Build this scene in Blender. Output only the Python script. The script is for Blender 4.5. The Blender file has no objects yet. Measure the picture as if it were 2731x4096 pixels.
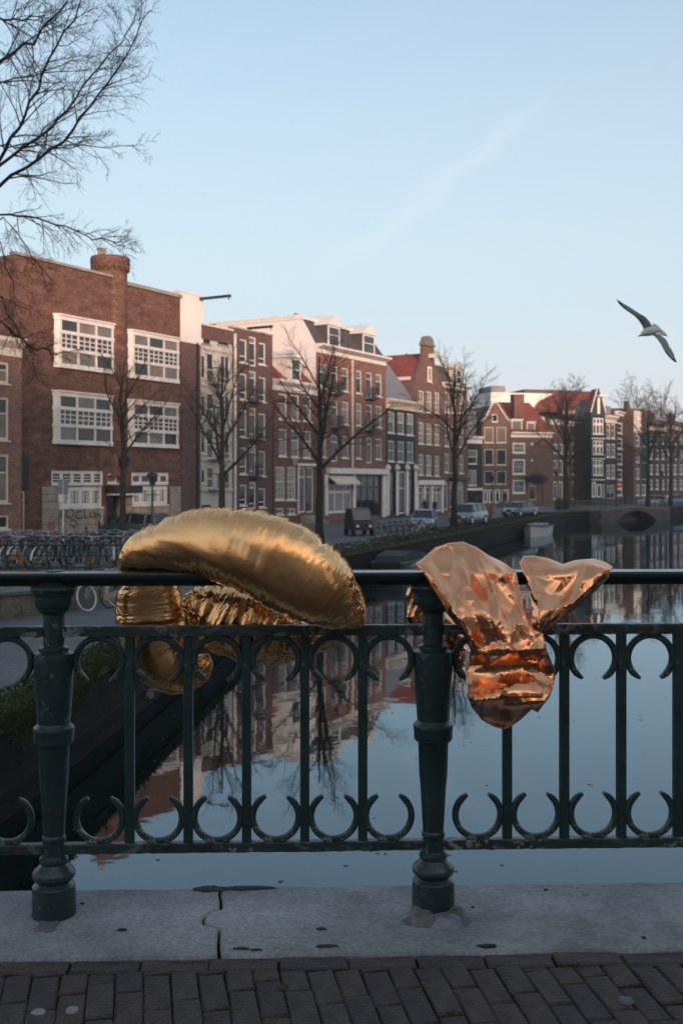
import bpy, math, random
import numpy as np
from mathutils import Vector, Matrix, geometry
random.seed(7); np.random.seed(7)
R = math.radians
S = bpy.context.scene
C = S.collection

# ------------------------------------------------------------------ camera
EYE = 4.6          # eye above the water (z = 0)
F = 4300.0         # focal length in pixels of the 2731 x 4096 picture
STREET = 1.35      # street level above the water
KERB = 3.21        # top of the bridge kerb
cd = bpy.data.cameras.new('camera'); cam = bpy.data.objects.new('camera', cd); C.objects.link(cam)
cam.location = (0, 0, EYE); cam.rotation_euler = (R(90), 0, 0)
cd.sensor_fit = 'VERTICAL'; cd.sensor_height = 36; cd.sensor_width = 24
cd.lens = 36*F/4096; cd.shift_y = -118/4096
cd.clip_start = .1; cd.clip_end = 3000
cd.dof.use_dof = True; cd.dof.focus_distance = 3.45; cd.dof.aperture_fstop = 7.0
S.camera = cam
# ------------------------------------------------------------------ sky and sun
SUN_EL = R(7.0); SUN_AZ = math.atan2(.36, -.93)      # low sun behind the camera, to the right
sun_dir = Vector((math.sin(SUN_AZ)*math.cos(SUN_EL), math.cos(SUN_AZ)*math.cos(SUN_EL), math.sin(SUN_EL)))
W_ = bpy.data.worlds.new('World'); S.world = W_; W_.use_nodes = True
nt = W_.node_tree; nt.nodes.clear()
out = nt.nodes.new('ShaderNodeOutputWorld'); bg = nt.nodes.new('ShaderNodeBackground')
sky = nt.nodes.new('ShaderNodeTexSky'); sky.sky_type = 'NISHITA'; sky.sun_disc = False
sky.sun_elevation = SUN_EL; sky.sun_rotation = SUN_AZ
sky.altitude = 0; sky.air_density = 1.0; sky.dust_density = 1.0; sky.ozone_density = 1.8
bg.inputs[1].default_value = .15
# pale winter haze that thickens toward the horizon, warmer around the sun
def N(t, **kw):
    n = nt.nodes.new(t)
    for k, v in kw.items(): setattr(n, k, v)
    return n
def lk(a, b): nt.links.new(a, b)
tc = N('ShaderNodeTexCoord'); nv = N('ShaderNodeVectorMath', operation='NORMALIZE'); lk(tc.outputs['Generated'], nv.inputs[0])
sx = N('ShaderNodeSeparateXYZ'); lk(nv.outputs[0], sx.inputs[0])
rz = N('ShaderNodeValToRGB'); e = rz.color_ramp.elements
e[0].position = 0; e[0].color = (.96,)*3+(1,); e[1].position = 1; e[1].color = (.22,)*3+(1,)
for p, v in ((.145,.88),(.25,.70),(.41,.46)): q = e.new(p); q.color = (v,v,v,1)
lk(sx.outputs[2], rz.inputs[0])
hz = N('ShaderNodeValToRGB'); e = hz.color_ramp.elements
e[0].position = 0; e[0].color = (.655,.625,.66,1); e[1].position = .16; e[1].color = (.53,.625,.69,1); lk(sx.outputs[2], hz.inputs[0])
dt = N('ShaderNodeVectorMath', operation='DOT_PRODUCT'); dt.inputs[1].default_value = tuple(sun_dir); lk(nv.outputs[0], dt.inputs[0])
sw = N('ShaderNodeMapRange', interpolation_type='SMOOTHSTEP'); sw.inputs[1].default_value = .45; sw.inputs[2].default_value = 1.0; lk(dt.outputs['Value'], sw.inputs[0])
hc = N('ShaderNodeMix', data_type='RGBA'); hc.inputs[7].default_value = (2.2,1.75,1.35,1); lk(sw.outputs[0], hc.inputs[0]); lk(hz.outputs[0], hc.inputs[6])
hs = N('ShaderNodeVectorMath', operation='SCALE'); hs.inputs[3].default_value = 4.35; lk(hc.outputs[2], hs.inputs[0])
mh = N('ShaderNodeMix', data_type='RGBA'); lk(rz.outputs[0], mh.inputs[0]); lk(sky.outputs[0], mh.inputs[6]); lk(hs.outputs[0], mh.inputs[7])
# one faint wisp of cirrus, placed by direction in the sky
d1 = Vector((.0197,1,.221)).normalized(); d2 = Vector((.189,1,.343)).normalized(); wn = d1.cross(d2).normalized(); wc = Vector((.085,1,.272)).normalized()
n1 = N('ShaderNodeTexNoise'); n1.inputs['Scale'].default_value = 14; n1.inputs['Detail'].default_value = 8; n1.inputs['Roughness'].default_value = .6; lk(nv.outputs[0], n1.inputs['Vector'])
dp = N('ShaderNodeVectorMath', operation='DOT_PRODUCT'); dp.inputs[1].default_value = tuple(wn); lk(nv.outputs[0], dp.inputs[0])
ma = N('ShaderNodeMath', operation='MULTIPLY_ADD'); ma.inputs[1].default_value = .07; lk(n1.outputs['Fac'], ma.inputs[0]); lk(dp.outputs['Value'], ma.inputs[2])
mb_ = N('ShaderNodeMath', operation='SUBTRACT'); mb_.inputs[1].default_value = .035; lk(ma.outputs[0], mb_.inputs[0])
mc = N('ShaderNodeMath', operation='ABSOLUTE'); lk(mb_.outputs[0], mc.inputs[0])
mr1 = N('ShaderNodeMapRange', interpolation_type='SMOOTHSTEP'); mr1.inputs[1].default_value = .014; mr1.inputs[2].default_value = 0; lk(mc.outputs[0], mr1.inputs[0])
dc = N('ShaderNodeVectorMath', operation='DOT_PRODUCT'); dc.inputs[1].default_value = tuple(wc); lk(nv.outputs[0], dc.inputs[0])
mr2 = N('ShaderNodeMapRange', interpolation_type='SMOOTHSTEP'); mr2.inputs[1].default_value = .990; mr2.inputs[2].default_value = .9995; lk(dc.outputs['Value'], mr2.inputs[0])
mm_ = N('ShaderNodeMath', operation='MULTIPLY'); lk(mr1.outputs[0], mm_.inputs[0]); lk(mr2.outputs[0], mm_.inputs[1])
mn = N('ShaderNodeMath', operation='MULTIPLY'); lk(mm_.outputs[0], mn.inputs[0]); lk(n1.outputs['Fac'], mn.inputs[1])
mw_ = N('ShaderNodeMath', operation='MULTIPLY'); mw_.inputs[1].default_value = .34; lk(mn.outputs[0], mw_.inputs[0])
mx = N('ShaderNodeMix', data_type='RGBA'); mx.inputs[7].default_value = (3.2,3.4,3.55,1); lk(mw_.outputs[0], mx.inputs[0]); lk(mh.outputs[2], mx.inputs[6])
lk(mx.outputs[2], bg.inputs[0]); lk(bg.outputs[0], out.inputs[0])
sd = bpy.data.lights.new('sun', 'SUN'); sun = bpy.data.objects.new('sun', sd); C.objects.link(sun)
sd.energy = 2.6; sd.angle = R(4); sd.color = (1, .63, .45)
sun.rotation_euler = sun_dir.to_track_quat('Z', 'Y').to_euler(); sun.location = (20, -60, 40)
S.view_settings.view_transform = 'Standard'; S.view_settings.look = 'None'
S.view_settings.exposure = 0.98; S.view_settings.gamma = 1
S.cycles.max_bounces = 6; S.cycles.diffuse_bounces = 3; S.cycles.glossy_bounces = 4; S.cycles.transmission_bounces = 2; S.cycles.volume_bounces = 0
S.cycles.use_denoising = True

# ------------------------------------------------------------------ helpers
class MB:
    def __init__(s): s.v = []; s.f = []; s.m = []; s.cur = 0
    def face(s, pts):
        n = len(s.v); s.v += [tuple(p) for p in pts]; s.f.append(tuple(range(n, n+len(pts)))); s.m.append(s.cur)
    def add(s, vs, fs):
        n = len(s.v); s.v += [tuple(p) for p in vs]; s.f += [tuple(i+n for i in f) for f in fs]; s.m += [s.cur]*len(fs)
    def box(s, x0, x1, y0, y1, z0, z1):
        if x1 < x0: x0, x1 = x1, x0
        if y1 < y0: y0, y1 = y1, y0
        if z1 < z0: z0, z1 = z1, z0
        s.add([(x0,y0,z0),(x1,y0,z0),(x1,y1,z0),(x0,y1,z0),(x0,y0,z1),(x1,y0,z1),(x1,y1,z1),(x0,y1,z1)],
              [(0,3,2,1),(4,5,6,7),(0,1,5,4),(1,2,6,5),(2,3,7,6),(3,0,4,7)])
    def bbox(s, x0, x1, y0, y1, z0, z1, b=.01):     # box with chamfered top edges
        s.add([(x0,y0,z0),(x1,y0,z0),(x1,y1,z0),(x0,y1,z0),
               (x0,y0,z1-b),(x1,y0,z1-b),(x1,y1,z1-b),(x0,y1,z1-b),
               (x0+b,y0+b,z1),(x1-b,y0+b,z1),(x1-b,y1-b,z1),(x0+b,y1-b,z1)],
              [(0,3,2,1),(0,1,5,4),(1,2,6,5),(2,3,7,6),(3,0,4,7),(4,5,9,8),(5,6,10,9),(6,7,11,10),(7,4,8,11),(8,9,10,11)])
    def prism(s, poly, axis, a, b):       # extrude polygon (2D) along axis 0/1/2 from a to b
        def P(p, t):
            return (t,p[0],p[1]) if axis == 0 else ((p[0],t,p[1]) if axis == 1 else (p[0],p[1],t))
        n = len(poly)
        s.add([P(p,a) for p in poly]+[P(p,b) for p in poly],
              [tuple(range(n))[::-1], tuple(range(n,2*n))]+[(i,(i+1)%n,(i+1)%n+n,i+n) for i in range(n)])
    def tube(s, pts, rad, n=6, cap=True):
        pts = [Vector(p) for p in pts]
        if not hasattr(rad, '__len__'): rad = [rad]*len(pts)
        base = len(s.v); k = len(pts)
        d0 = (pts[1]-pts[0])
        up = Vector((0,0,1)) if abs(d0.normalized().z) < .9 else Vector((1,0,0))
        for i, p in enumerate(pts):
            d = (pts[min(i+1,k-1)]-pts[max(i-1,0)]).normalized()
            a = d.cross(up)
            if a.length < 1e-4: a = d.cross(Vector((0,1,.3)))
            a.normalize(); b = d.cross(a); up = -b if False else up
            for j in range(n):
                t = 2*math.pi*j/n
                s.v.append(tuple(p+a*(math.cos(t)*rad[i])+b*(math.sin(t)*rad[i])))
        for i in range(k-1):
            for j in range(n):
                s.f.append((base+i*n+j, base+i*n+(j+1)%n, base+(i+1)*n+(j+1)%n, base+(i+1)*n+j)); s.m.append(s.cur)
        if cap and n > 2:
            s.f.append(tuple(base+j for j in range(n))[::-1]); s.m.append(s.cur)
            s.f.append(tuple(base+(k-1)*n+j for j in range(n))); s.m.append(s.cur)
    def lathe(s, prof, n=24, cx=0, cy=0):   # prof list of (r, z)
        base = len(s.v)
        for r, z in prof:
            for j in range(n):
                t = 2*math.pi*j/n; s.v.append((cx+r*math.cos(t), cy+r*math.sin(t), z))
        k = len(prof)
        up = prof[-1][1] >= prof[0][1]
        for i in range(k-1):
            for j in range(n):
                q = (base+i*n+j, base+i*n+(j+1)%n, base+(i+1)*n+(j+1)%n, base+(i+1)*n+j)
                s.f.append(q if up else q[::-1]); s.m.append(s.cur)
        s.f.append(tuple(base+j for j in range(n))); s.m.append(s.cur)
        s.f.append(tuple(base+(k-1)*n+j for j in range(n))); s.m.append(s.cur)
    def mesh(s, name, mats, smooth=False):
        me = bpy.data.meshes.new(name); me.from_pydata(s.v, [], s.f)
        for m in (mats if isinstance(mats, (list, tuple)) else [mats]): me.materials.append(m)
        if any(s.m): me.polygons.foreach_set('material_index', s.m)
        if smooth:
            me.polygons.foreach_set('use_smooth', [True]*len(me.polygons))
            if smooth != 'all': me.set_sharp_from_angle(angle=R(30 if smooth is True else smooth))
        me.update(); return me
    def build(s, name, mats, parent=None, smooth=False):
        o = bpy.data.objects.new(name, s.mesh(name, mats, smooth)); C.objects.link(o)
        if parent is not None: o.parent = parent
        return o
def tag(o, label=None, cat=None, group=None, kind=None):
    if label: o['label'] = label
    if cat: o['category'] = cat
    if group: o['group'] = group
    if kind: o['kind'] = kind
    return o
def thing(name, label, cat, loc=(0,0,0), rz=0, group=None):
    o = bpy.data.objects.new(name, None); C.objects.link(o); o.empty_display_size = .2
    o.location = loc; o.rotation_euler = (0,0,rz)
    return tag(o, label, cat, group)
def struct(name, mb, mat, smooth=False):
    return tag(mb.build(name, mat, None, smooth), kind='structure')
def copy_tree(o, parent=None):
    c = o.copy(); C.objects.link(c); c.parent = parent
    for ch in o.children: copy_tree(ch, c)
    return c
def world_at(px, py, d):               # a measured picture position at depth d metres -> world point
    return Vector(((px-1365.5)*d/F, d, EYE-(py-1930)*d/F))

# ------------------------------------------------------------------ materials
def mat(name, col, rough=.7, metal=0, var=.0, scale=3.0, col2=None, bump=0, bscale=40, spec=.5, stretch=(1,1,1), detail=6, lo=.35, hi=.65, coat=0, fine=0, fscale=60):
    m = bpy.data.materials.new(name); m.use_nodes = True; t = m.node_tree; b = t.nodes['Principled BSDF']
    b.inputs['Base Color'].default_value = (*col, 1); b.inputs['Roughness'].default_value = rough
    b.inputs['Metallic'].default_value = metal; b.inputs['Specular IOR Level'].default_value = spec
    b.inputs['Coat Weight'].default_value = coat
    tc = t.nodes.new('ShaderNodeTexCoord'); mp = t.nodes.new('ShaderNodeMapping'); mp.inputs['Scale'].default_value = stretch
    t.links.new(tc.outputs['Object'], mp.inputs[0])
    if col2 is None and var: col2 = tuple(c*(1-var) for c in col)
    last = None
    if col2 is not None:
        n = t.nodes.new('ShaderNodeTexNoise'); n.inputs['Scale'].default_value = scale; n.inputs['Detail'].default_value = detail; n.inputs['Roughness'].default_value = .62
        t.links.new(mp.outputs[0], n.inputs['Vector'])
        r = t.nodes.new('ShaderNodeValToRGB'); r.color_ramp.elements[0].position = lo; r.color_ramp.elements[1].position = hi
        r.color_ramp.elements[0].color = (*col2, 1); r.color_ramp.elements[1].color = (*col, 1)
        t.links.new(n.outputs['Fac'], r.inputs[0]); last = r.outputs[0]
        if fine:
            n2 = t.nodes.new('ShaderNodeTexNoise'); n2.inputs['Scale'].default_value = fscale; n2.inputs['Detail'].default_value = 3
            t.links.new(mp.outputs[0], n2.inputs['Vector'])
            mr = t.nodes.new('ShaderNodeMapRange'); mr.inputs[1].default_value = .3; mr.inputs[2].default_value = .7
            mr.inputs[3].default_value = 1-fine; mr.inputs[4].default_value = 1+fine
            t.links.new(n2.outputs['Fac'], mr.inputs[0])
            mm = t.nodes.new('ShaderNodeMix'); mm.data_type = 'RGBA'; mm.blend_type = 'MULTIPLY'; mm.inputs[0].default_value = 1
            t.links.new(last, mm.inputs[6]); t.links.new(mr.outputs[0], mm.inputs[7]); last = mm.outputs[2]
        t.links.new(last, b.inputs['Base Color'])
    if bump:
        n3 = t.nodes.new('ShaderNodeTexNoise'); n3.inputs['Scale'].default_value = bscale; n3.inputs['Detail'].default_value = 5
        t.links.new(mp.outputs[0], n3.inputs['Vector'])
        bp = t.nodes.new('ShaderNodeBump'); bp.inputs['Strength'].default_value = bump; bp.inputs['Distance'].default_value = .02
        t.links.new(n3.outputs['Fac'], bp.inputs['Height']); t.links.new(bp.outputs[0], b.inputs['Normal'])
    return m
def brick(name, col, dark=.62, rows=.075, length=.24, bumpk=.35):
    m = mat(name, col, .9, col2=tuple(c*dark for c in col), scale=.9, detail=10, lo=.3, hi=.72, fine=.34, fscale=5.5, stretch=(1,1,2.4), spec=.2)
    t = m.node_tree; b = t.nodes['Principled BSDF']; src = b.inputs['Base Color'].links[0].from_socket
    tc = [n for n in t.nodes if n.type == 'TEX_COORD'][0]; sp = t.nodes.new('ShaderNodeSeparateXYZ'); t.links.new(tc.outputs['Object'], sp.inputs[0])
    ad = t.nodes.new('ShaderNodeMath'); ad.operation = 'ADD'; t.links.new(sp.outputs[0], ad.inputs[0]); t.links.new(sp.outputs[1], ad.inputs[1])
    cx = t.nodes.new('ShaderNodeCombineXYZ'); t.links.new(ad.outputs[0], cx.inputs[0]); t.links.new(sp.outputs[2], cx.inputs[1])
    bt = t.nodes.new('ShaderNodeTexBrick'); bt.inputs['Scale'].default_value = 1; bt.inputs['Brick Width'].default_value = length; bt.inputs['Row Height'].default_value = rows; bt.inputs['Mortar Size'].default_value = .009
    bt.inputs['Color1'].default_value = (.78,.78,.80,1); bt.inputs['Color2'].default_value = (1.22,1.18,1.15,1); bt.inputs['Mortar'].default_value = (1.25,1.35,1.4,1)
    t.links.new(cx.outputs[0], bt.inputs['Vector'])
    mm = t.nodes.new('ShaderNodeMix'); mm.data_type = 'RGBA'; mm.blend_type = 'MULTIPLY'; mm.inputs[0].default_value = 1
    t.links.new(src, mm.inputs[6]); t.links.new(bt.outputs['Color'], mm.inputs[7]); t.links.new(mm.outputs[2], b.inputs['Base Color'])
    iv = t.nodes.new('ShaderNodeMath'); iv.operation = 'SUBTRACT'; iv.inputs[0].default_value = 1; t.links.new(bt.outputs['Fac'], iv.inputs[1])
    bp = t.nodes.new('ShaderNodeBump'); bp.inputs['Strength'].default_value = bumpk; bp.inputs['Distance'].default_value = .012; t.links.new(iv.outputs[0], bp.inputs['Height']); t.links.new(bp.outputs[0], b.inputs['Normal'])
    return m
def chipped(name, col, rough, lo, hi, chip=(.20,.21,.19), scale=34, rust=(.05,.025,.015)):
    m = mat(name, col, rough, var=.35, scale=8, bump=.22, bscale=45); t = m.node_tree; b = t.nodes['Principled BSDF']; src = b.inputs['Base Color'].links[0].from_socket
    tc = [n for n in t.nodes if n.type == 'TEX_COORD'][0]; n = t.nodes.new('ShaderNodeTexNoise'); n.inputs['Scale'].default_value = scale; n.inputs['Detail'].default_value = 6; n.inputs['Roughness'].default_value = .6
    t.links.new(tc.outputs['Object'], n.inputs['Vector']); r = t.nodes.new('ShaderNodeMapRange'); r.inputs[1].default_value = lo; r.inputs[2].default_value = hi; t.links.new(n.outputs['Fac'], r.inputs[0])
    mm = t.nodes.new('ShaderNodeMix'); mm.data_type = 'RGBA'; mm.inputs[7].default_value = (*chip,1); n4 = t.nodes.new('ShaderNodeTexNoise'); n4.inputs['Scale'].default_value = 3.7; n4.inputs['Detail'].default_value = 3; t.links.new(tc.outputs['Object'], n4.inputs['Vector']); r4 = t.nodes.new('ShaderNodeMapRange'); r4.inputs[1].default_value = .47; r4.inputs[2].default_value = .60; t.links.new(n4.outputs['Fac'], r4.inputs[0])
    pm = t.nodes.new('ShaderNodeMath'); pm.operation = 'MULTIPLY'; t.links.new(r.outputs[0], pm.inputs[0]); t.links.new(r4.outputs[0], pm.inputs[1]); t.links.new(pm.outputs[0], mm.inputs[0]); t.links.new(src, mm.inputs[6])
    n2 = t.nodes.new('ShaderNodeTexNoise'); n2.inputs['Scale'].default_value = 11; n2.inputs['Detail'].default_value = 8; t.links.new(tc.outputs['Object'], n2.inputs['Vector']); r2 = t.nodes.new('ShaderNodeMapRange'); r2.inputs[1].default_value = .63; r2.inputs[2].default_value = .74; t.links.new(n2.outputs['Fac'], r2.inputs[0])
    m2 = t.nodes.new('ShaderNodeMix'); m2.data_type = 'RGBA'; m2.inputs[7].default_value = (*rust,1); t.links.new(r2.outputs[0], m2.inputs[0]); t.links.new(mm.outputs[2], m2.inputs[6]); t.links.new(m2.outputs[2], b.inputs['Base Color'])
    return m
M = {}
M['iron'] = chipped('green_iron_paint', (.021,.047,.048), .33, .63, .66, (.10,.12,.12), 30)
M['handrail'] = mat('worn_handrail_paint', (.016,.030,.033), .20, var=.3, scale=9, bump=.04, bscale=20)
M['chip'] = chipped('chipped_iron_paint', (.024,.045,.046), .40, .52, .56, (.19,.20,.18), 40)
M['stone'] = mat('kerb_stone', (.295,.302,.310), .82, col2=(.165,.170,.178), scale=2.4, lo=.36, hi=.60, bump=.35, bscale=55, fine=.22, fscale=70, detail=11, spec=.3)
M['mortar'] = mat('mortar', (.20,.19,.17), .95, col2=(.10,.095,.085), scale=18, bump=.7, bscale=50)
M['joint'] = mat('joint_dirt', (.022,.019,.017), 1, var=.4, scale=20, bump=.5, bscale=90)
M['moss'] = mat('moss', (.070,.090,.032), 1, col2=(.040,.043,.030), scale=1.6, bump=.8, bscale=25, spec=.1)
M['quaybrick'] = brick('quay_brick', (.020,.017,.018), .25, .11, .24, 1.0)
M['coping'] = mat('quay_coping', (.15,.15,.14), .9, col2=(.07,.08,.05), scale=2, bump=.4, bscale=20)
M['asphalt'] = mat('street_clinker', (.115,.121,.135), .8, col2=(.075,.08,.09), scale=.8, bump=.3, bscale=30, fine=.2, fscale=12, spec=.35)
M['white'] = mat('white_paint', (.70,.69,.67), .55, var=.18, scale=2)
M['cream'] = mat('cream_paint', (.62,.57,.48), .6, var=.12, scale=2)
M['render'] = mat('white_render', (.72,.68,.66), .85, var=.10, scale=.6, bump=.1, bscale=8)
M['black'] = mat('black_paint', (.012,.014,.016), .5, var=.3, scale=3)
M['dgreen'] = mat('dark_green_paint', (.010,.030,.028), .4, var=.3, scale=2)
M['teal'] = mat('black_teal_facade', (.014,.026,.032), .7, var=.3, scale=2)
M['slate'] = mat('slate', (.085,.075,.075), .7, col2=(.045,.04,.042), scale=4, stretch=(1,1,4), bump=.5, bscale=10)
M['tile'] = mat('red_roof_tile', (.26,.055,.034), .75, col2=(.12,.03,.024), scale=2.2, fine=.3, fscale=9, bump=.8, bscale=7, stretch=(2,.6,1))
M['darktile'] = mat('dark_roof_tile', (.11,.045,.038), .8, col2=(.06,.028,.026), scale=2.2, bump=.6, bscale=7)
M['b_school'] = brick('brick_school', (.175,.096,.075), .36)
M['b_pink'] = brick('brick_pink', (.25,.145,.115))
M['b_purple'] = brick('brick_purple', (.130,.080,.080), .8)
M['b_brown'] = brick('brick_brown', (.125,.078,.074), .75)
M['b_red'] = brick('brick_red', (.175,.089,.075))
M['b_orange'] = brick('brick_orange', (.22,.121,.097))
M['b_dull'] = brick('brick_dull', (.175,.105,.088))
M['b_far'] = brick('brick_far', (.165,.108,.092))
M['b_dark'] = brick('brick_dark', (.085,.056,.050))
M['stone2'] = mat('pale_stone', (.33,.30,.26), .9, col2=(.21,.19,.165), scale=2, bump=.3, bscale=20)
M['panel'] = mat('pale_panel', (.50,.49,.47), .7, var=.15, scale=1.2)
M['lead'] = mat('lead_zinc', (.17,.19,.22), .55, var=.2, scale=2)
M['bark'] = mat('bark', (.030,.023,.019), .95, col2=(.017,.018,.011), scale=3, bump=.8, bscale=14)
M['twig'] = mat('twig', (.060,.047,.042), .9, var=.3, scale=2)
def glass(name, col, rough=.06, spec=.5, ior=1.52):
    m = mat(name, col, rough, var=.35, scale=.6, spec=spec); m.node_tree.nodes['Principled BSDF'].inputs['IOR'].default_value = ior
    return m
M['g_dark'] = glass('window_glass_dark', (.018,.022,.026))
M['g_mid'] = glass('window_glass_mid', (.035,.042,.048))
M['g_pale'] = glass('window_glass_curtain', (.17,.17,.165), .1)
M['g_warm'] = glass('window_glass_blind', (.20,.165,.13), .12)
GL = ['g_dark','g_dark','g_mid','g_pale','g_mid']
def metalpaint(name, col): return mat(name, col, .28, metal=.0, var=.08, scale=2, coat=.6)
M['tyre'] = mat('rubber', (.012,.012,.012), .8, var=.3, scale=10)
M['chrome'] = mat('bare_metal', (.45,.46,.48), .3, metal=1, var=.2, scale=20)
M['bikeblack'] = mat('bike_paint_black', (.012,.012,.014), .35, var=.3, scale=8)
M['whitetyre'] = mat('white_tyre', (.62,.63,.64), .6, var=.1, scale=10)
M['carglass'] = glass('car_glass', (.02,.03,.035), .05)
M['plate'] = mat('yellow_plate', (.75,.36,.03), .5, var=.05, scale=8)
M['lamp'] = mat('headlight_lens', (.65,.68,.7), .12, var=.1, scale=20, coat=1)
# ------------------------------------------------------------------ water
def water_mat():
    m = bpy.data.materials.new('canal_water'); m.use_nodes = True; t = m.node_tree; t.nodes.clear()
    o = t.nodes.new('ShaderNodeOutputMaterial'); mix = t.nodes.new('ShaderNodeMixShader')
    d = t.nodes.new('ShaderNodeBsdfDiffuse'); d.inputs[0].default_value = (.006,.009,.008,1)
    g = t.nodes.new('ShaderNodeBsdfGlossy'); g.inputs['Roughness'].default_value = .025; g.inputs[0].default_value = (.74,.89,1.0,1)
    fr = t.nodes.new('ShaderNodeFresnel'); fr.inputs[0].default_value = 1.72
    tc = t.nodes.new('ShaderNodeTexCoord'); n = t.nodes.new('ShaderNodeTexNoise'); n.inputs['Scale'].default_value = .9; n.inputs['Detail'].default_value = 3
    n2 = t.nodes.new('ShaderNodeTexNoise'); n2.inputs['Scale'].default_value = 6; n2.inputs['Detail'].default_value = 2
    ad = t.nodes.new('ShaderNodeMath'); ad.operation = 'MULTIPLY_ADD'; ad.inputs[1].default_value = .06
    b = t.nodes.new('ShaderNodeBump'); b.inputs['Strength'].default_value = .032; b.inputs['Distance'].default_value = .10
    for q in (n, n2): t.links.new(tc.outputs['Object'], q.inputs['Vector'])
    t.links.new(n2.outputs['Fac'], ad.inputs[0]); t.links.new(n.outputs['Fac'], ad.inputs[2]); t.links.new(ad.outputs[0], b.inputs['Height'])
    for q in (d, g, fr): t.links.new(b.outputs[0], q.inputs['Normal'])
    t.links.new(fr.outputs[0], mix.inputs[0]); t.links.new(d.outputs[0], mix.inputs[1]); t.links.new(g.outputs[0], mix.inputs[2]); t.links.new(mix.outputs[0], o.inputs[0])
    return m
mb = MB(); mb.face([(-900,-300,0),(900,-300,0),(900,1500,0),(-900,1500,0)]); struct('water', mb, water_mat())

M['floater'] = mat('floating_leaf', (.16,.13,.09), .8, var=.6, scale=2)
mb = MB(); rng = random.Random(77)
for _ in range(170):
    d_ = rng.uniform(9,34); x_ = rng.uniform(-.28,.33)*d_
    if x_ < -3.6: x_ = -3.6+rng.random()*2
    r_ = rng.uniform(.012,.035); n_ = 6; a_ = rng.random()*6
    mb.face([(x_+r_*math.cos(a_+2*math.pi*k/n_)*rng.uniform(.6,1.2), d_+r_*math.sin(a_+2*math.pi*k/n_)*rng.uniform(.6,1.2), .004) for k in range(n_)])
tag(mb.build('floating_leaves', M['floater']), 'tiny dead leaves and specks floating on the canal', 'leaves', kind='stuff')
# ------------------------------------------------------------------ quays and streets
QUAY = [(-5.75,0.5),(-4.64,14.6),(-4.18,20.6),(-2.6,41.3),(3.2,58),(10.5,79),(18.0,100.6),(25.6,122.6),(30.6,126.5),(36.6,131.5),(47.6,150),(70,180),(130,250),(300,420)]
def slab(name, outline, z, mat, depth=1.8):
    mb = MB(); mb.prism(outline, 2, -depth, z); return struct(name, mb, mat)
slab('street', QUAY+[(300,900),(-600,900),(-600,-60),(-30,-60),(-6.5,-6)], STREET, M['asphalt'])
def quay_wall(name, line, z1=STREET+.02, cop=.5, mossw=.9):
    mb = MB(); co = MB(); ms = MB()
    N = []
    for i, p in enumerate(line):
        a = Vector(line[max(i-1,0)]); b = Vector(line[min(i+1,len(line)-1)])
        d = (b-a).normalized(); N.append(Vector((d.y,-d.x)))
    P = [Vector(p) for p in line]
    for i in range(len(P)-1):
        a, b, na, nb = P[i], P[i+1], N[i], N[i+1]
        def q(p, n, o, z): v = p+n*o; return (v.x, v.y, z)
        ws = [(.10,-.6),(.07,.32),(.13,.36),(.13,.42),(.05,.46),(.03,z1-.16)]       # wall with a ledge near the water
        for (o0,z0),(o1,zz) in zip(ws, ws[1:]): mb.face([q(a,na,o0,z0),q(b,nb,o0,z0),q(b,nb,o1,zz),q(a,na,o1,zz)])
        cs = [(.03,z1-.16),(.11,z1-.15),(.11,z1+.03),(.08,z1+.05),(-cop,z1+.05),(-cop,z1-.1)]
        for (o0,z0),(o1,zz) in zip(cs, cs[1:]): co.face([q(a,na,o0,z0),q(b,nb,o0,z0),q(b,nb,o1,zz),q(a,na,o1,zz)])
    w = struct(name, mb, M['quaybrick']); co.build('coping', M['moss'], w)
    return w
# resample the quay so its bends are smooth
def resample(line, step):
    pts = []
    for a, b in zip(line, line[1:]):
        a, b = Vector(a), Vector(b); n = max(1, int((b-a).length/step))
        for k in range(n): pts.append(tuple(a.lerp(b, k/n)))
    return pts+[line[-1]]
def smooth(line, it=3):
    p = [Vector(q) for q in line]
    for _ in range(it): p = [p[0]]+[(p[i-1]+p[i]*2+p[i+1])/4 for i in range(1,len(p)-1)]+[p[-1]]
    return [tuple(q) for q in p]
Q1 = smooth(resample(QUAY, 3))
quay_wall('quay_wall', Q1)
# moss and grass tufts that hang over the quay edge
mb = MB(); rng = random.Random(3)
def blades(mb, line, n, w, hmin, hmax, inward=1.0, zz=STREET+.07):
    segs = [(Vector(a), Vector(b)) for a, b in zip(line, line[1:])]; L = [(b-a).length for a, b in segs]; T = sum(L)
    for _ in range(n):
        s = rng.random()*T; i = 0
        while i < len(L)-1 and s > L[i]: s -= L[i]; i += 1
        a, b = segs[i]; d = (b-a)/L[i]; nn = Vector((d.y,-d.x))
        p = a+d*s+nn*(.10-rng.random()**1.6*inward); h = rng.uniform(hmin,hmax)
        l = Vector((rng.gauss(0,.5),rng.gauss(0,.5)))*h+nn*h*rng.uniform(0,1.0); ww = w*rng.uniform(.5,1.3); t = Vector((rng.gauss(0,1),rng.gauss(0,1))).normalized()*ww
        z = zz-.02
        m_ = p+l*.6; e = p+l*1.3
        mb.face([(p.x-t.x,p.y-t.y,z),(p.x+t.x,p.y+t.y,z),(m_.x+t.x*.6,m_.y+t.y*.6,z+h*.7),(m_.x-t.x*.6,m_.y-t.y*.6,z+h*.7)])
        mb.face([(m_.x-t.x*.6,m_.y-t.y*.6,z+h*.7),(m_.x+t.x*.6,m_.y+t.y*.6,z+h*.7),(e.x,e.y,z+h*.35)])
near = [p for p in Q1 if 8 < p[1] < 45]; blades(mb, near, 12000, .020, .04, .13, .8)
for _ in range(9):
    pass
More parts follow.
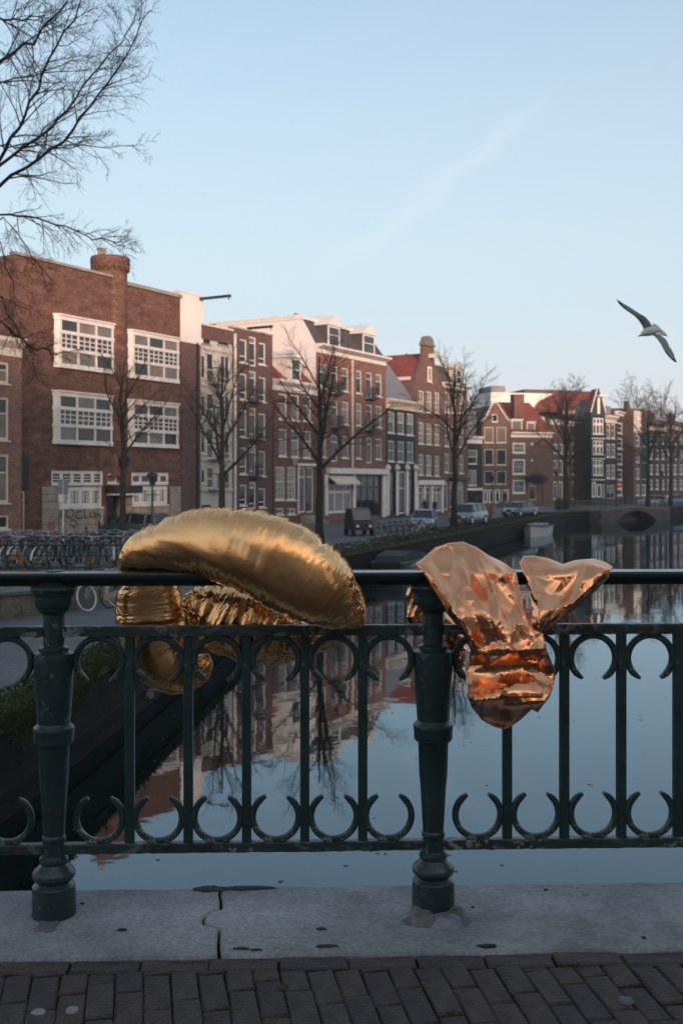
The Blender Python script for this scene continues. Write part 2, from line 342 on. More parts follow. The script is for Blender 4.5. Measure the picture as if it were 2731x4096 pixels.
def droop(mb, line, n):                 # moss cushions clinging to the top of the wall face
    segs = [(Vector(a), Vector(b)) for a, b in zip(line, line[1:])]
    for _ in range(n):
        a, b = rng.choice(segs); p = a.lerp(b, rng.random()); d = (b-a).normalized(); nn = Vector((d.y,-d.x)); u = rng.random()
        z = STREET+.06-.80*u**1.7*(.5+.5*math.sin(p.y*1.9)*math.sin(p.y*.7+1)); r_ = rng.uniform(.012,.035); q = p+nn*(.115 if z > STREET-.14 else .05)
        t = d*r_; c = Vector((q.x,q.y,z)); o_ = Vector((nn.x,nn.y,0))*rng.uniform(.01,.035)
        mb.face([c-Vector((t.x,t.y,0)), c+o_+Vector((0,0,-r_)), c+Vector((t.x,t.y,0)), c+o_+Vector((0,0,r_*.8))])
droop(mb, near, 18000)
M['grass'] = mat('quay_grass', (.046,.062,.022), .95, col2=(.022,.028,.013), scale=1.2, spec=.15)
tag(mb.build('quay_grass', M['grass']), 'moss and short grass hanging over the edge of the near quay', 'grass', kind='stuff')
mb = MB(); blades(mb, [p for p in Q1 if 40 < p[1] < 118], 9000, .05, .03, .09, 2.6)
M['verge'] = mat('dull_verge', (.040,.048,.026), .95, col2=(.026,.028,.020), scale=.6, spec=.1)
tag(mb.build('verge_grass', M['verge']), 'dull green grass verge along the quay edge beside the parked cars', 'grass', kind='stuff')
# raised terrace with its low wall, left
mb = MB(); mb.prism([(-40,21),(-9.5,23.6),(-6.75,27.3),(-6.6,44),(-40,44)], 2, 1.2, 1.9)
M['terrace'] = mat('terrace_stone', (.15,.135,.115), .9, col2=(.06,.065,.035), scale=1.4, bump=.4, bscale=12, fine=.3, fscale=10)
terr = struct('terrace', mb, M['terrace'])
mb = MB()
for (p, q) in (((-40,21),(-9.5,23.6)),((-9.5,23.6),(-6.75,27.3)),((-6.75,27.3),(-6.6,44))):
    p, q = Vector(p), Vector(q); d = (q-p).normalized(); n_ = Vector((d.y,-d.x))
    cs = [(.05,1.895),(.05,1.97),(.03,1.985),(-.40,1.985),(-.40,1.895)]
    vs = [(w_.x,w_.y,z) for e_ in (p-d*0, q) for o_, z in cs for w_ in [e_+n_*o_]]
    mb.add(vs, [(i,i+1,i+6,i+5) for i in range(4)]+[(0,1,2,3,4),(5,6,7,8,9)])
mb.build('coping', M['coping'], terr)
# land behind the camera and on the other bank, where the added houses that shade the bridge stand
slab('opposite_street', [(-30,-60),(-6.5,-6.0),(18,-10),(30,4),(44,40),(90,115),(160,170),(500,170),(500,-300),(-600,-300),(-600,-60.1)], STREET-.004, M['asphalt'])

# ------------------------------------------------------------------ the bridge we stand on
BA = R(2.0); D0 = 3.5
def bridge_empty_loc(z): return (0, D0, z)
def u_at(px, v=0):                       # railing coordinate u of a picture column at railing depth v
    k = (px-1365.5)/F; c, s = math.cos(BA), math.sin(BA)
    return (k*(D0+v*c)+v*s)/(c-k*s)
def bz(py, px=1365.5, v=0):
    d = D0+u_at(px,v)*math.sin(BA)+v*math.cos(BA); return EYE-(py-1930)*d/F
def bp(px, py, v): return Vector((u_at(px,v), v, bz(py,px,v)))
BM = Matrix.Translation((0,D0,0)) @ Matrix.Rotation(BA,4,'Z')
def place(o): o.matrix_world = BM; return o
deck = MB(); deck.box(-9,9,-9,-.005,2.5,KERB-.10); deck.box(-9,9,-.005,.17,2.5,KERB-.20)
deck_o = struct('bridge_deck', deck, M['b_dark']); place(deck_o)
# kerb slabs with the cracked joint
V0, V1 = -.325, .205
crack = [(868,3547),(880,3575),(884,3600),(884,3632),(845,3648),(818,3662),(812,3680),(822,3695),(850,3704),(878,3712),(876,3745),(874,3775),(878,3812)]
def kv(px, py):                     # picture point on the kerb's top plane -> (u, v)
    d = F*(EYE-KERB)/(py-1930); X = (px-1365.5)*d/F; c, s = math.cos(BA), math.sin(BA); Y = d-D0
    return (X*c+Y*s, -X*s+Y*c)
cr = [kv(*p) for p in crack]
cr = [(u, min(max(v,V0),V1)) for u, v in cr]; cr[0] = (cr[0][0], V1); cr[-1] = (cr[-1][0], V0)
rng = random.Random(11)
def jag(u0, u1, v, n, amp): return [(u0+(u1-u0)*k/n, v+rng.uniform(-amp,amp)) for k in range(1,n)]
def slab_stone(poly, mb, h=.22):
    cu = sum(p[0] for p in poly)/len(poly); cv = sum(p[1] for p in poly)/len(poly)
    n = len(poly)
    # inset for the worn arris
    ins = []
    for i in range(n):
        a = Vector(poly[i-1]); b = Vector(poly[i]); c = Vector(poly[(i+1)%n])
        d1 = (b-a); d2 = (c-b)
        n1 = Vector((-d1.y,d1.x)).normalized() if d1.length > 1e-9 else Vector((0,0)); n2 = Vector((-d2.y,d2.x)).normalized() if d2.length > 1e-9 else n1
        m = (n1+n2); m = m.normalized() if m.length > 1e-6 else n1
        ins.append(b+m*rng.uniform(.004,.010))
    vs = [(p[0],p[1],KERB-h) for p in poly]+[(p[0],p[1],KERB-.010) for p in poly]+[(p.x,p.y,KERB+rng.uniform(-.0015,.0)) for p in ins]
    fs = [(i,(i+1)%n,(i+1)%n+n,i+n) for i in range(n)]+[(i+n,(i+1)%n+n,(i+1)%n+2*n,i+2*n) for i in range(n)]+[tuple(range(2*n,3*n)),tuple(range(n))[::-1]]
    mb.add(vs, fs)
kerb = MB(); kerb.box(-6,6,V0+.02,V1-.02,KERB-.19,KERB-.05); kerb_o = struct('kerb', kerb, M['joint']); place(kerb_o)
uL, uR = -2.6, 2.05
g = .007
polyA = [(uL,V0)]+jag(uL,cr[-1][0],V0,26,.006)+[(u-g*.6,v) for u,v in cr[::-1]]+jag(cr[0][0],uL,V1,26,.004)+[(uL,V1)]
polyB = [(u+g*.6,v) for u,v in cr]+[(u+g*.6,v) for u,v in []]
polyB = [(cr[-1][0]+g,V0)]+jag(cr[-1][0],uR,V0,34,.006)+[(uR,V0),(uR,V1)]+jag(uR,cr[0][0],V1,34,.004)+[(u+g*.6,v) for u,v in cr[:-1]]
for k, poly in enumerate((polyA, polyB)):
    mb = MB(); slab_stone(poly, mb); o = mb.build('kerb_stone', M['stone'], kerb_o)
for a, b in ((-4.6,-2.606),(2.056,4.2)):
    mb = MB(); slab_stone([(a,V0),(b,V0),(b,V1),(a,V1)], mb); mb.build('kerb_stone', M['stone'], kerb_o)
# spalled patches at the joint and small marks
def blot(px, py, r, z, asp=.5, n=14, irr=.25):
    u, v = kv(px,py); return [(u+r*(1+rng.uniform(-irr,irr))*math.cos(2*math.pi*k/n), v+r*asp*(1+rng.uniform(-irr,irr))*math.sin(2*math.pi*k/n), z) for k in range(n)]
def mark(name, px, py, r, m, z=KERB+.0012, asp=.6, irr=.3, parent=None, h=.002):
    b = MB(); top = blot(px,py,r,z+h,asp,14,irr); c = sum((Vector(p) for p in top), Vector())/len(top)
    low = [tuple(c+(Vector(p)-c)*1.25-Vector((0,0,h+.001))) for p in top]; n = len(top)
    b.add(top+low, [tuple(range(n))]+[(i+n,(i+1)%n+n,(i+1)%n,i) for i in range(n)])
    return b.build(name, m, parent or kerb_o)
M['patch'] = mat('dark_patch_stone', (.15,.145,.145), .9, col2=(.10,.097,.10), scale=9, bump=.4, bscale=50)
M['dirt'] = mat('dark_dirt', (.030,.027,.025), 1, var=.4, scale=40, bump=.6, bscale=120)
M['leaf'] = mat('dead_leaf', (.075,.045,.028), .9, var=.5, scale=60)
M['gum'] = mat('pale_gum', (.27,.27,.27), .8, var=.2, scale=60)
M['mossdark'] = mat('moss_dark', (.050,.056,.040), 1, col2=(.028,.030,.024), scale=30, bump=.8, bscale=80)
for px, py, r, a in ((489,3720,.014,.5),(1285,3716,.013,.5),(2574,3752,.006,.8),(2180,3560,.006,.7),(330,3615,.006,.6),(1890,3630,.005,.6)):
    mark('dirt_spot', px, py, r, M['dirt'], asp=a)
for px, py, r in ((1305,3787,.022),(1950,3786,.024),(965,3796,.018),(1025,3802,.012)): mark('dead_leaf', px, py, r, M['leaf'] if px < 1500 else M['dirt'], asp=.35, irr=.45, h=.004)
mark('moss_patch', 840, 3556, .050, M['mossdark'], asp=.45, irr=.2); mark('moss_patch', 985, 3553, .075, M['mossdark'], asp=.20, irr=.2)
mark('pale_fleck', 2340, 3576, .0085, M['gum'], asp=.8)
# ------------------------------------------------------------------ brick pavement
PV = KERB-.009
mb = MB(); mb.box(-8,8,-8,V0-.002,KERB-.098,PV-.014)
pave = struct('pavement', mb, M['joint']); place(pave)
mb = MB(); mb.box(-8,8,-8,-1.62,KERB-.095,PV-.004); mb.build('rear_paving', mat('worn_clinker', (.085,.068,.060), .8, col2=(.055,.046,.042), scale=6, bump=.4, bscale=30), pave)
BR = [mat('clinker_%d' % i, c, .72, col2=tuple(x*.55 for x in c), scale=14, bump=.4, bscale=70, fine=.3, fscale=90, spec=.4) for i, c in enumerate(((.070,.054,.050),(.056,.046,.045),(.080,.057,.050),(.054,.050,.054),(.074,.060,.053)))]
def brick_mesh(L, Wd, H, m, k):
    r = random.Random(k); b = .006; j = lambda: r.uniform(-.0022,.0022)
    x, y = L/2, Wd/2; vs = []
    for z, i in ((-H,0),(-b,0),(0,b)):
        for sx, sy in ((-1,-1),(1,-1),(1,1),(-1,1)): vs.append((sx*(x-i)+j(), sy*(y-i)+j(), z+(j()*.6 if z == 0 else 0)))
    b_ = MB(); b_.add(vs, [(0,1,5,4),(1,2,6,5),(2,3,7,6),(3,0,4,7),(4,5,9,8),(5,6,10,9),(6,7,11,10),(7,4,8,11),(8,9,10,11)])
    return b_.mesh('brick', m)
BMESH = [brick_mesh(.196,.0735,.06,BR[k%5],k) for k in range(15)]
rng = random.Random(5)
def add_brick(u, v, rz, z=0):
    o = bpy.data.objects.new('brick', rng.choice(BMESH)); C.objects.link(o); o.parent = pave
    o.location = (u, v, PV+rng.gauss(0,.0018)+z); o.rotation_euler = (rng.gauss(0,.008), rng.gauss(0,.008), rz+rng.gauss(0,.008))
for k in range(13): add_brick(-1.30+k*.201+rng.uniform(-.002,.002), V0-.042, 0, .001)
ca = R(90+7.5)
edge = V0-.084
for k in range(-17, 18):
    ang = R(90+7.5)-R(.16)*k
    u0 = k*.0775; du, dv = math.cos(ang), math.sin(ang)
    off = (.100 if k % 2 else 0)+rng.uniform(-.012,.012)+(.045 if k % 3 == 0 else 0)
    for j in range(5):
        s = -.098-j*.2035-off+.08
        L = .196
        gap_ = -(s+.098)
        if j == 0 and gap_ > .014:               # closer brick between the kerb course and the first full brick
            o = bpy.data.objects.new('brick', rng.choice(BMESH)); C.objects.link(o); o.parent = pave; gl_ = gap_-.004
            o.location = (u0-du*gl_/2, edge-dv*gl_/2, PV+rng.gauss(0,.0015)); o.rotation_euler = (0,0,ang); o.scale = (gl_/.196,1,1)
        if j == 0 and s+.098 > 0:                # cut brick at the kerb course
            cut = s+.098
            if .196-cut < .012: continue
            o = bpy.data.objects.new('brick', rng.choice(BMESH)); C.objects.link(o); o.parent = pave
            sc = (.196-cut)/.196; s2 = -(.196-cut)/2
            o.location = (u0+du*s2, edge+dv*s2, PV+rng.gauss(0,.0015)); o.rotation_euler = (0,0,ang); o.scale = (sc,1,1)
            continue
        u, v = u0+du*s, edge+dv*s
        if abs(u) < 1.45: add_brick(u, v, ang)
for px, py, r in ((155,4052,.019),(290,4040,.015),(1128,3948,.016),(2502,4002,.018),(1795,4044,.014)):
    d = F*(EYE-PV)/(py-1930); X = (px-1365.5)*d/F; c, s = math.cos(BA), math.sin(BA); u, v = X*c+(d-D0)*s, -X*s+(d-D0)*c
    b = MB(); n = 12; b.add([(u+r*(1+rng.uniform(-.2,.2))*math.cos(2*math.pi*k/n), v+r*(1+rng.uniform(-.2,.2))*math.sin(2*math.pi*k/n), PV+.0045) for k in range(n)]+[(u+r*1.2*math.cos(2*math.pi*k/n), v+r*1.2*math.sin(2*math.pi*k/n), PV-.002) for k in range(n)],
        [tuple(range(n))]+[(i+n,(i+1)%n+n,(i+1)%n,i) for i in range(n)])
    b.build('gum_spot' if px not in (1128,1795) else 'dead_leaf', M['gum'] if px in (155,290) else (M['leaf'] if px in (1128,1795) else mat('grey_gum',(.12,.13,.15),.8,var=.2,scale=40)), pave)

# ------------------------------------------------------------------ the iron railing
rail = thing('bridge_railing', 'dark green cast iron bridge railing with turned posts and open ring ornaments', 'railing')
place(rail)
def post_profile():
    P = []
    for y, h in ((205,95),(300,118),(345,170),(372,238),(392,243),(412,238),(428,226),(452,222),(470,203),(540,200),(570,190),(590,170),(612,165),(640,135),(658,113),(975,110),(985,120),(1002,155),(1020,158),(1036,155),(1046,175),(1062,203),(1090,208),(1110,208),(1200,206),(1500,190),(1780,170),(1800,180),(1822,208),(1840,214),(1858,211),(1880,207),(1975,203),(1992,190),(2008,168),(2024,160),(2352,150)):
        P.append((h*.3115e-3, 4.380-.0003115*y))
    for y, h in ((400,136),(846,111),(862,120),(880,124),(905,122),(922,112),(1055,112),(1072,128),(1085,148),(1105,152),(1125,148),(1142,136),(1152,142),(1215,212),(1240,222),(1272,222),(1292,208),(1318,184),(1332,172),(1345,182),(1358,208),(1372,220),(1440,224),(1690,228),(1800,228)):
        P.append((h*.3115e-3, 3.729-.0003115*y))
    return P[::-1]
PP = [(r*.985, z) for r, z in post_profile()]
for pu in (u_at(217), u_at(1732), u_at(217)-1.2263, u_at(1732)+1.2263):
    mb = MB(); mb.lathe(PP, 48, pu, 0); mb.build('post', M['iron'], rail, True)
post_us = [u_at(217), u_at(1732)]
# mortar bed and chipped stones at the post feet
def lump(name, px0, px1, py0, py1, h, m, seed):
    r = random.Random(seed); b = MB(); n = 8
    a0, a1 = kv(px0,py1), kv(px1,py0); nx = ny = 6
    vs = []
    for i in range(nx+1):
        for j in range(ny+1):
            u = a0[0]+(a1[0]-a0[0])*i/nx; v = a0[1]+(a1[1]-a0[1])*j/ny
            e = i in (0,nx) or j in (0,ny)
            vs.append((u+r.uniform(-.006,.006), v+r.uniform(-.006,.006), KERB-.006 if e else KERB+h*r.uniform(.5,1.1)))
    b.add(vs, [(i*(ny+1)+j,(i+1)*(ny+1)+j,(i+1)*(ny+1)+j+1,i*(ny+1)+j+1) for i in range(nx) for j in range(ny)])
    return b.build(name, m, kerb_o, True)
M['stone3'] = mat('chipped_bluestone', (.26,.27,.29), .7, col2=(.12,.125,.14), scale=16, bump=.6, bscale=60)
mark('dark_foot_ring', 1752, 3684, .088, M['patch'], asp=.55, irr=.14, h=.0015)  # dark ring round the post foot: shade and dirt painted in one tone
lump('mortar_lump', 1642,1732,3640,3712,.026,M['mortar'],1); lump('chipped_stone', 1716,1846,3664,3722,.022,M['stone3'],2); lump('mortar_lump', 1740,1856,3636,3668,.020,M['mortar'],3); lump('mortar_lump', 150,290,3640,3668,.012,M['mortar'],5)
lump('repair_patch', 122,262,3668,3735,.005,M['patch'],4)
# handrail, swept section
prof = [(-.030,4.268),(.030,4.268),(.032,4.278),(.036,4.284),(.036,4.290),(.055,4.293),(.060,4.299),(.060,4.305),(.053,4.311),(.03,4.3135),(-.03,4.3135),(-.053,4.311),(-.060,4.305),(-.060,4.299),(-.055,4.293),(-.036,4.290),(-.036,4.284),(-.032,4.278)]
mb = MB(); mb.prism([(y,z) for y,z in prof], 0, -6, 6); o = mb.build('handrail', M['handrail'], rail, True)
zm1, zm0 = 4.137, 4.104; zb1, zb0 = 3.436, 3.405
def flat_bar(name, za, zb_, hv, u0, u1):
    r = random.Random(name); n = 60; mb = MB(); b = .004
    sec = [(-hv,za),(hv,za),(hv,zb_-b),(hv-b,zb_),(-hv+b,zb_),(-hv,zb_-b)]; k = len(sec)
    vs = []
    for i in range(n+1):
        u = u0+(u1-u0)*i/n
        for y, z in sec: vs.append((u, y+r.gauss(0,.0006), z+r.gauss(0,.0008)))
    mb.add(vs, [(i*k+j,i*k+(j+1)%k,(i+1)*k+(j+1)%k,(i+1)*k+j) for i in range(n) for j in range(k)]+[tuple(range(k)),tuple(range(n*k,n*k+k))])
    return mb.build(name, M['chip'], rail, False)
us = sorted([u_at(217)-1.2263, u_at(217), u_at(1732), u_at(1732)+1.2263])
for a, b in zip(us, us[1:]):
    ra = .0345; flat_bar('mid_rail', zm0, zm1, .017, a+ra-.004, b-ra+.004); flat_bar('bottom_rail', zb0, zb1, .017, a+ra-.004, b-ra+.004)
bars = []
step = .1883
for a, b in zip(us, us[1:]): bars += [a+.2427+step*k for k in range(5)]
bars = [b for b in bars if -1.9 < b < 1.9]
bm_ = MB(); bm_.prism([(-.0150,-.009),(-.0125,-.0125),(.0125,-.0125),(.0150,-.009),(.0150,.0125),(-.0150,.0125)], 2, zb1-.002, zm0+.002)
bmesh_ = bm_.mesh('baluster', M['iron'])
for u in bars:
    o = bpy.data.objects.new('baluster', bmesh_); C.objects.link(o); o.parent = rail; o.location = (u, .001, 0)
def ring_mesh(up):
    mb = MB(); n = 34; Rr = .0742; rows = []
    for i in range(n+1):
        t = R(28)+(2*math.pi-2*R(28))*i/n             # open gap
        sec = []
        tw = .0122*(1 if 1 < i < n-1 else (.8 if i in (1,n-1) else .55)); dv = .0130
        for a in range(8):
            q = 2*math.pi*(a+.5)/8
            r_ = Rr+tw*max(-.85,min(.85,math.cos(q)*1.15)); v_ = dv*max(-.85,min(.85,math.sin(q)*1.15))
            sec.append((r_*math.sin(t), v_, (-r_*math.cos(t))*(1 if up else -1)))
        rows += sec
    mb.add(rows, [(i*8+j,i*8+(j+1)%8,(i+1)*8+(j+1)%8,(i+1)*8+j) for i in range(n) for j in range(8)]+[tuple(range(8)),tuple(range(n*8,n*8+8))])
    return mb.mesh('ring_ornament', M['chip'], True)
rt, rb_ = ring_mesh(True), ring_mesh(False)
cols = sorted(us+bars); ring_u = []
for a, b in zip(cols, cols[1:]):
    pa = any(abs(a-p) < 1e-6 for p in us); pb = any(abs(b-p) < 1e-6 for p in us)
    ring_u.append((a+.146 if pa else (b-.146 if pb else (a+b)/2)))
for u in ring_u:
    if abs(u) > 1.6: continue
    for me, z in ((rt, zm0-.0795), (rb_, zb1+.0795)):
        o = bpy.data.objects.new('ring_ornament', me); C.objects.link(o); o.parent = rail; o.location = (u, -.002, z)
        if rng.random() < .5: o.rotation_euler = (0, rng.gauss(0,.02), 0)
# ------------------------------------------------------------------ houses
def Lp(px):                              # plan point on the main facade line for a picture column
    k = (px-1365.5)/F; Y = 52.4/(.576-k); return Vector((k*Y, Y))
class House:
    def __init__(s, name, label, A, B, wall, depth=9, base=STREET, group='canal houses along the quay'):
        s.A = Vector(A); s.B = Vector(B); s.t = (s.B-s.A).normalized(); s.W = (s.B-s.A).length
        s.base = base; s.depth = depth; s.wall = wall; s.ops = []; s.wins = []; s.extra = []
        s.o = thing(name, label, 'building', (s.A.x, s.A.y, base), math.atan2(s.t.y, s.t.x), group)
    def U(s, px):
        k = (px-1365.5)/F          # (A + u t).x = k (A + u t).y
        return (k*s.A.y-s.A.x)/(s.t.x-k*s.t.y)
    def D(s, px): return s.A.y+s.U(px)*s.t.y
    def Z(s, px, py): return EYE-(py-1930)*s.D(px)/F-s.base
    def win(s, px0, px1, py0, py1, **kw):
        pc = (px0+px1)/2; s.wins.append((s.U(px0), s.U(px1), s.Z(pc,py1), s.Z(pc,py0), kw))
    def winuz(s, u0, u1, z0, z1, **kw): s.wins.append((u0,u1,z0,z1,kw))
    def walls(s, H, top=True, name='wall', mat_=None):
        mb = MB(); W, Dp = s.W, s.depth
        ops = [(max(.05,a),min(W-.05,b),max(.02,c),min(H-.02,d)) for a,b,c,d,k in s.wins if not k.get('proud')]
        us = sorted({0,W}|{o[0] for o in ops}|{o[1] for o in ops}); zs = sorted({-.3,H}|{o[2] for o in ops}|{o[3] for o in ops})
        for a, b in zip(us, us[1:]):
            for c, d in zip(zs, zs[1:]):
                m, n = (a+b)/2, (c+d)/2
                if not any(o[0] < m < o[1] and o[2] < n < o[3] for o in ops): mb.face([(a,0,c),(b,0,c),(b,0,d),(a,0,d)])
        rv = .16
        for a,b,c,d in ops:
            mb.face([(a,0,c),(a,0,d),(a,rv,d),(a,rv,c)]); mb.face([(b,0,c),(b,rv,c),(b,rv,d),(b,0,d)])
            mb.face([(a,0,d),(b,0,d),(b,rv,d),(a,rv,d)]); mb.face([(a,0,c),(a,rv,c),(b,rv,c),(b,0,c)])
        mb.face([(0,0,-.3),(0,0,H),(0,Dp,H),(0,Dp,-.3)]); mb.face([(W,0,-.3),(W,Dp,-.3),(W,Dp,H),(W,0,H)]); mb.face([(0,Dp,-.3),(0,Dp,H),(W,Dp,H),(W,Dp,-.3)])
        if top: mb.face([(0,0,H),(W,0,H),(W,Dp,H),(0,Dp,H)])
        s.wall_o = mb.build(name, M[mat_ or s.wall], s.o)
        for a,b,c,d,k in s.wins: window(s.o, max(.05,a), min(W-.05,b), max(.02,c), min(H-.02,d) if not k.get('proud') else d, **k)
        return s.wall_o
    def box(s, name, u0, u1, y0, y1, z0, z1, m, parent=None, bev=0):
        mb = MB()
        if bev: mb.bbox(u0,u1,y0,y1,z0,z1,bev)
        else: mb.box(u0,u1,y0,y1,z0,z1)
        return mb.build(name, M[m], parent or s.o)
    def pbox(s, name, px0, px1, py0, py1, y0, y1, m, parent=None):   # measured from the picture on the facade plane
        pc = (px0+px1)/2; return s.box(name, s.U(px0), s.U(px1), y0, y1, s.Z(pc,py1), s.Z(pc,py0), m, parent)
    def cornice(s, z0, z1, m='white', out=.35, u0=-.03, u1=None, name='cornice'):
        u1 = s.W+.03 if u1 is None else u1; mb = MB(); h = z1-z0
        mb.prism([(.25,z0),(-.06,z0),(-.06,z0+h*.45),(-out*.6,z0+h*.6),(-out,z0+h*.78),(-out,z1),(.25,z1)], 0, u0, u1)
        return mb.build(name, M[m], s.o)
wrng = random.Random(21)
def window(parent, u0, u1, z0, z1, cols=1, rows=(.5,), frame='white', glass_=None, fw=.10, mw=.045, sill=True, y=.10, proud=False, muntin=None, name='window', door=None, flip=None):
    if proud: y = -.06
    if glass_ is None: glass_ = wrng.choice(GL)
    mb = MB(); th = .06; mt = min(mw*.32,.022)
    w = u1-u0; h = z1-z0
    mb.box(u0,u0+fw,y-th/2,y+th,z0,z1); mb.box(u1-fw,u1,y-th/2,y+th,z0,z1)
    mb.box(u0+fw,u1-fw,y-th/2,y+th,z1-fw*1.1,z1); mb.box(u0+fw,u1-fw,y-th/2,y+th,z0,z0+fw*1.1)
    zs = [z0+fw*1.1]+[z0+h*r for r in rows]+[z1-fw*1.1]
    for r in zs[1:-1]: mb.box(u0+fw,u1-fw,y-th/2+.004,y+th-.004,r-mw*.8,r+mw*.8)
    for c in range(1,cols):
        x = u0+w*c/cols; mb.box(x-mw/2,x+mw/2,y-th/2+.008,y+th-.008,z0+fw*1.1,z1-fw*1.1)
    if muntin:                            # finer glazing bars: (cols, rows) over chosen row bands
        for (band, nc, nr) in muntin:
            a, b = zs[band], zs[band+1]
            for c in range(1,nc*cols):
                if c % nc == 0: continue
                x = u0+w*c/(cols*nc); mb.box(x-mt,x+mt,y-th/2+.012,y+th-.012,a,b)
            for r in range(1,nr): zz = a+(b-a)*r/nr; mb.box(u0+fw,u1-fw,y-th/2+.014,y+th-.014,zz-mt,zz+mt)
    o = mb.build(name, M[frame], parent)
    for k, (a, b) in enumerate(zip(zs, zs[1:])):
        g = glass_ if isinstance(glass_, str) else glass_[k % len(glass_)]
        p = MB(); p.box(u0+fw*.6,u1-fw*.6,y+.024,y+.034,a-.001+.002*k,b); p.build('pane', M[g], o)
    if sill:
        q = MB(); q.box(u0-.06,u1+.06,-.09 if not proud else y-.12,y-.031,z0-.09,z0); q.build('sill', M[frame if frame != 'black' else 'stone2'], o)
    return o
def roof_part(h, name, verts, faces, m, parent=None):
    mb = MB(); mb.add(verts, faces); return mb.build(name, M[m], parent or h.o)
def chimney(h, u0, u1, y0, y1, z0, z1, m='b_red', pots=2, parent=None):
    mb = MB(); mb.box(u0,u1,y0,y1,z0,z1); mb.box(u0-.06,u1+.06,y0-.06,y1+.06,z1+.002,z1+.14)
    c = mb.build('chimney', M[m], parent or h.o)
    for k in range(pots):
        p = MB(); p.lathe([(.11,z1+.14),(.13,z1+.4),(.10,z1+.55)], 8, u0+(u1-u0)*(k+.5)/pots, (y0+y1)/2); p.build('chimney_pot', M['tile'], c, True)
    return c
def dormer(h, u0, u1, z0, z1, yf, yb, frame='white', ped=.5, rows=(.5,), glass_='g_dark', cheek='white'):
    mb = MB(); um = (u0+u1)/2
    mb.box(u0,u1,yf+.12,yb,z0,z1)
    d = mb.build('dormer', M[cheek], h.o)
    window(d, u0+.02, u1-.02, z0+.02, z1-.02, rows=rows, frame=frame, glass_=glass_, fw=.13, sill=False, y=yf+.05)
    r = MB()
    if ped: r.prism([(u0-.16,z1+.002),(u1+.16,z1+.002),(u1+.16,z1+.14),(um,z1+ped+.14),(u0-.16,z1+.14)], 1, yf-.12, yb)
    else: r.box(u0-.12,u1+.12,yf-.12,yb,z1+.002,z1+.16)
    r.build('pediment' if ped else 'dormer_roof', M[frame], d)
    return d
def hoist(h, u, z, l=1.6, m='black'):
    mb = MB(); mb.box(u-.08,u+.08,-l,.5,z-.085,z+.085); mb.box(u-.03,u+.03,-l+.1,-l+.16,z-.26,z-.087); return mb.build('hoist_beam', M[m], h.o)

# --- 0: pinkish brick house, cut by the left edge
A = Lp(-230); B = Lp(58)
h = House('canal_house', 'pinkish brick house with cream sills cut off by the left picture edge', A+Vector((.5,-.29)), B+Vector((.5,-.29)), 'b_pink', 8)
for py0, py1 in ((1445,1532),(1586,1760),(1815,2012)):
    for a, b in ((-45,38),(-140,-70)): h.win(a, b, py0, py1, frame='cream', rows=(.62,), glass_=['g_warm','g_mid'], fw=.13)
for a, b in ((-70,38),): h.win(a, b, 2062, 2118, frame='white', cols=2, rows=(), glass_='g_mid')
Ht = h.Z(40,1352); h.walls(h.Z(40,1425)); h.cornice(h.Z(40,1425), Ht, 'cream', .4)
roof_part(h, 'roof', [(0,.2,Ht-.01),(h.W,.2,Ht-.01),(h.W,3.2,Ht+1.2),(0,3.2,Ht+1.2),(0,8,Ht),(h.W,8,Ht)], [(0,1,2,3),(3,2,5,4),(1,5,2),(0,3,4)], 'darktile')

# --- 1: the big brick school building with white bay windows
h = House('school_building', 'large red brown brick building with white bay windows and a round chimney turret', Lp(58), Lp(724), 'b_school', 14)
P1 = h.Z(453,1112)
h.win(207,415,1882,1942, cols=5, rows=(), frame='white', glass_='g_dark', mw=.24, fw=.18, muntin=[(0,1,3)], sill=False)
h.win(237,410,1946,2030, cols=4, rows=(), frame='white', glass_='g_mid', mw=.30, fw=.24, muntin=[(0,3,6)])
h.win(527,677,1890,1940, cols=4, rows=(), frame='white', glass_='g_mid', mw=.26, fw=.2, sill=False)
h.win(530,673,1944,2020, cols=4, rows=(), frame='white', glass_='g_mid', mw=.30, fw=.24, muntin=[(0,3,6)])
h.win(432,470,1894,1932, cols=1, rows=(), frame='cream', glass_='g_dark')
h.win(427,466,1985,2122, cols=1, rows=(), frame='black', glass_='g_dark', sill=False, name='door')
h.win(42+20,103,1964,2128, cols=2, rows=(.78,), frame='cream', glass_='g_dark', sill=False, name='door')
h.walls(P1)
wall1 = h.wall_o
h.box('parapet_coping', -.05, h.U(447), -.12, .35, P1+.002, P1+.16, 'stone2'); h.box('parapet_coping', h.U(507), h.W+.05, -.12, .35, P1-.25, P1-.05, 'stone2')
h.pbox('dark_sign', 60,113,1822,1956,-.10,-.005,'black')
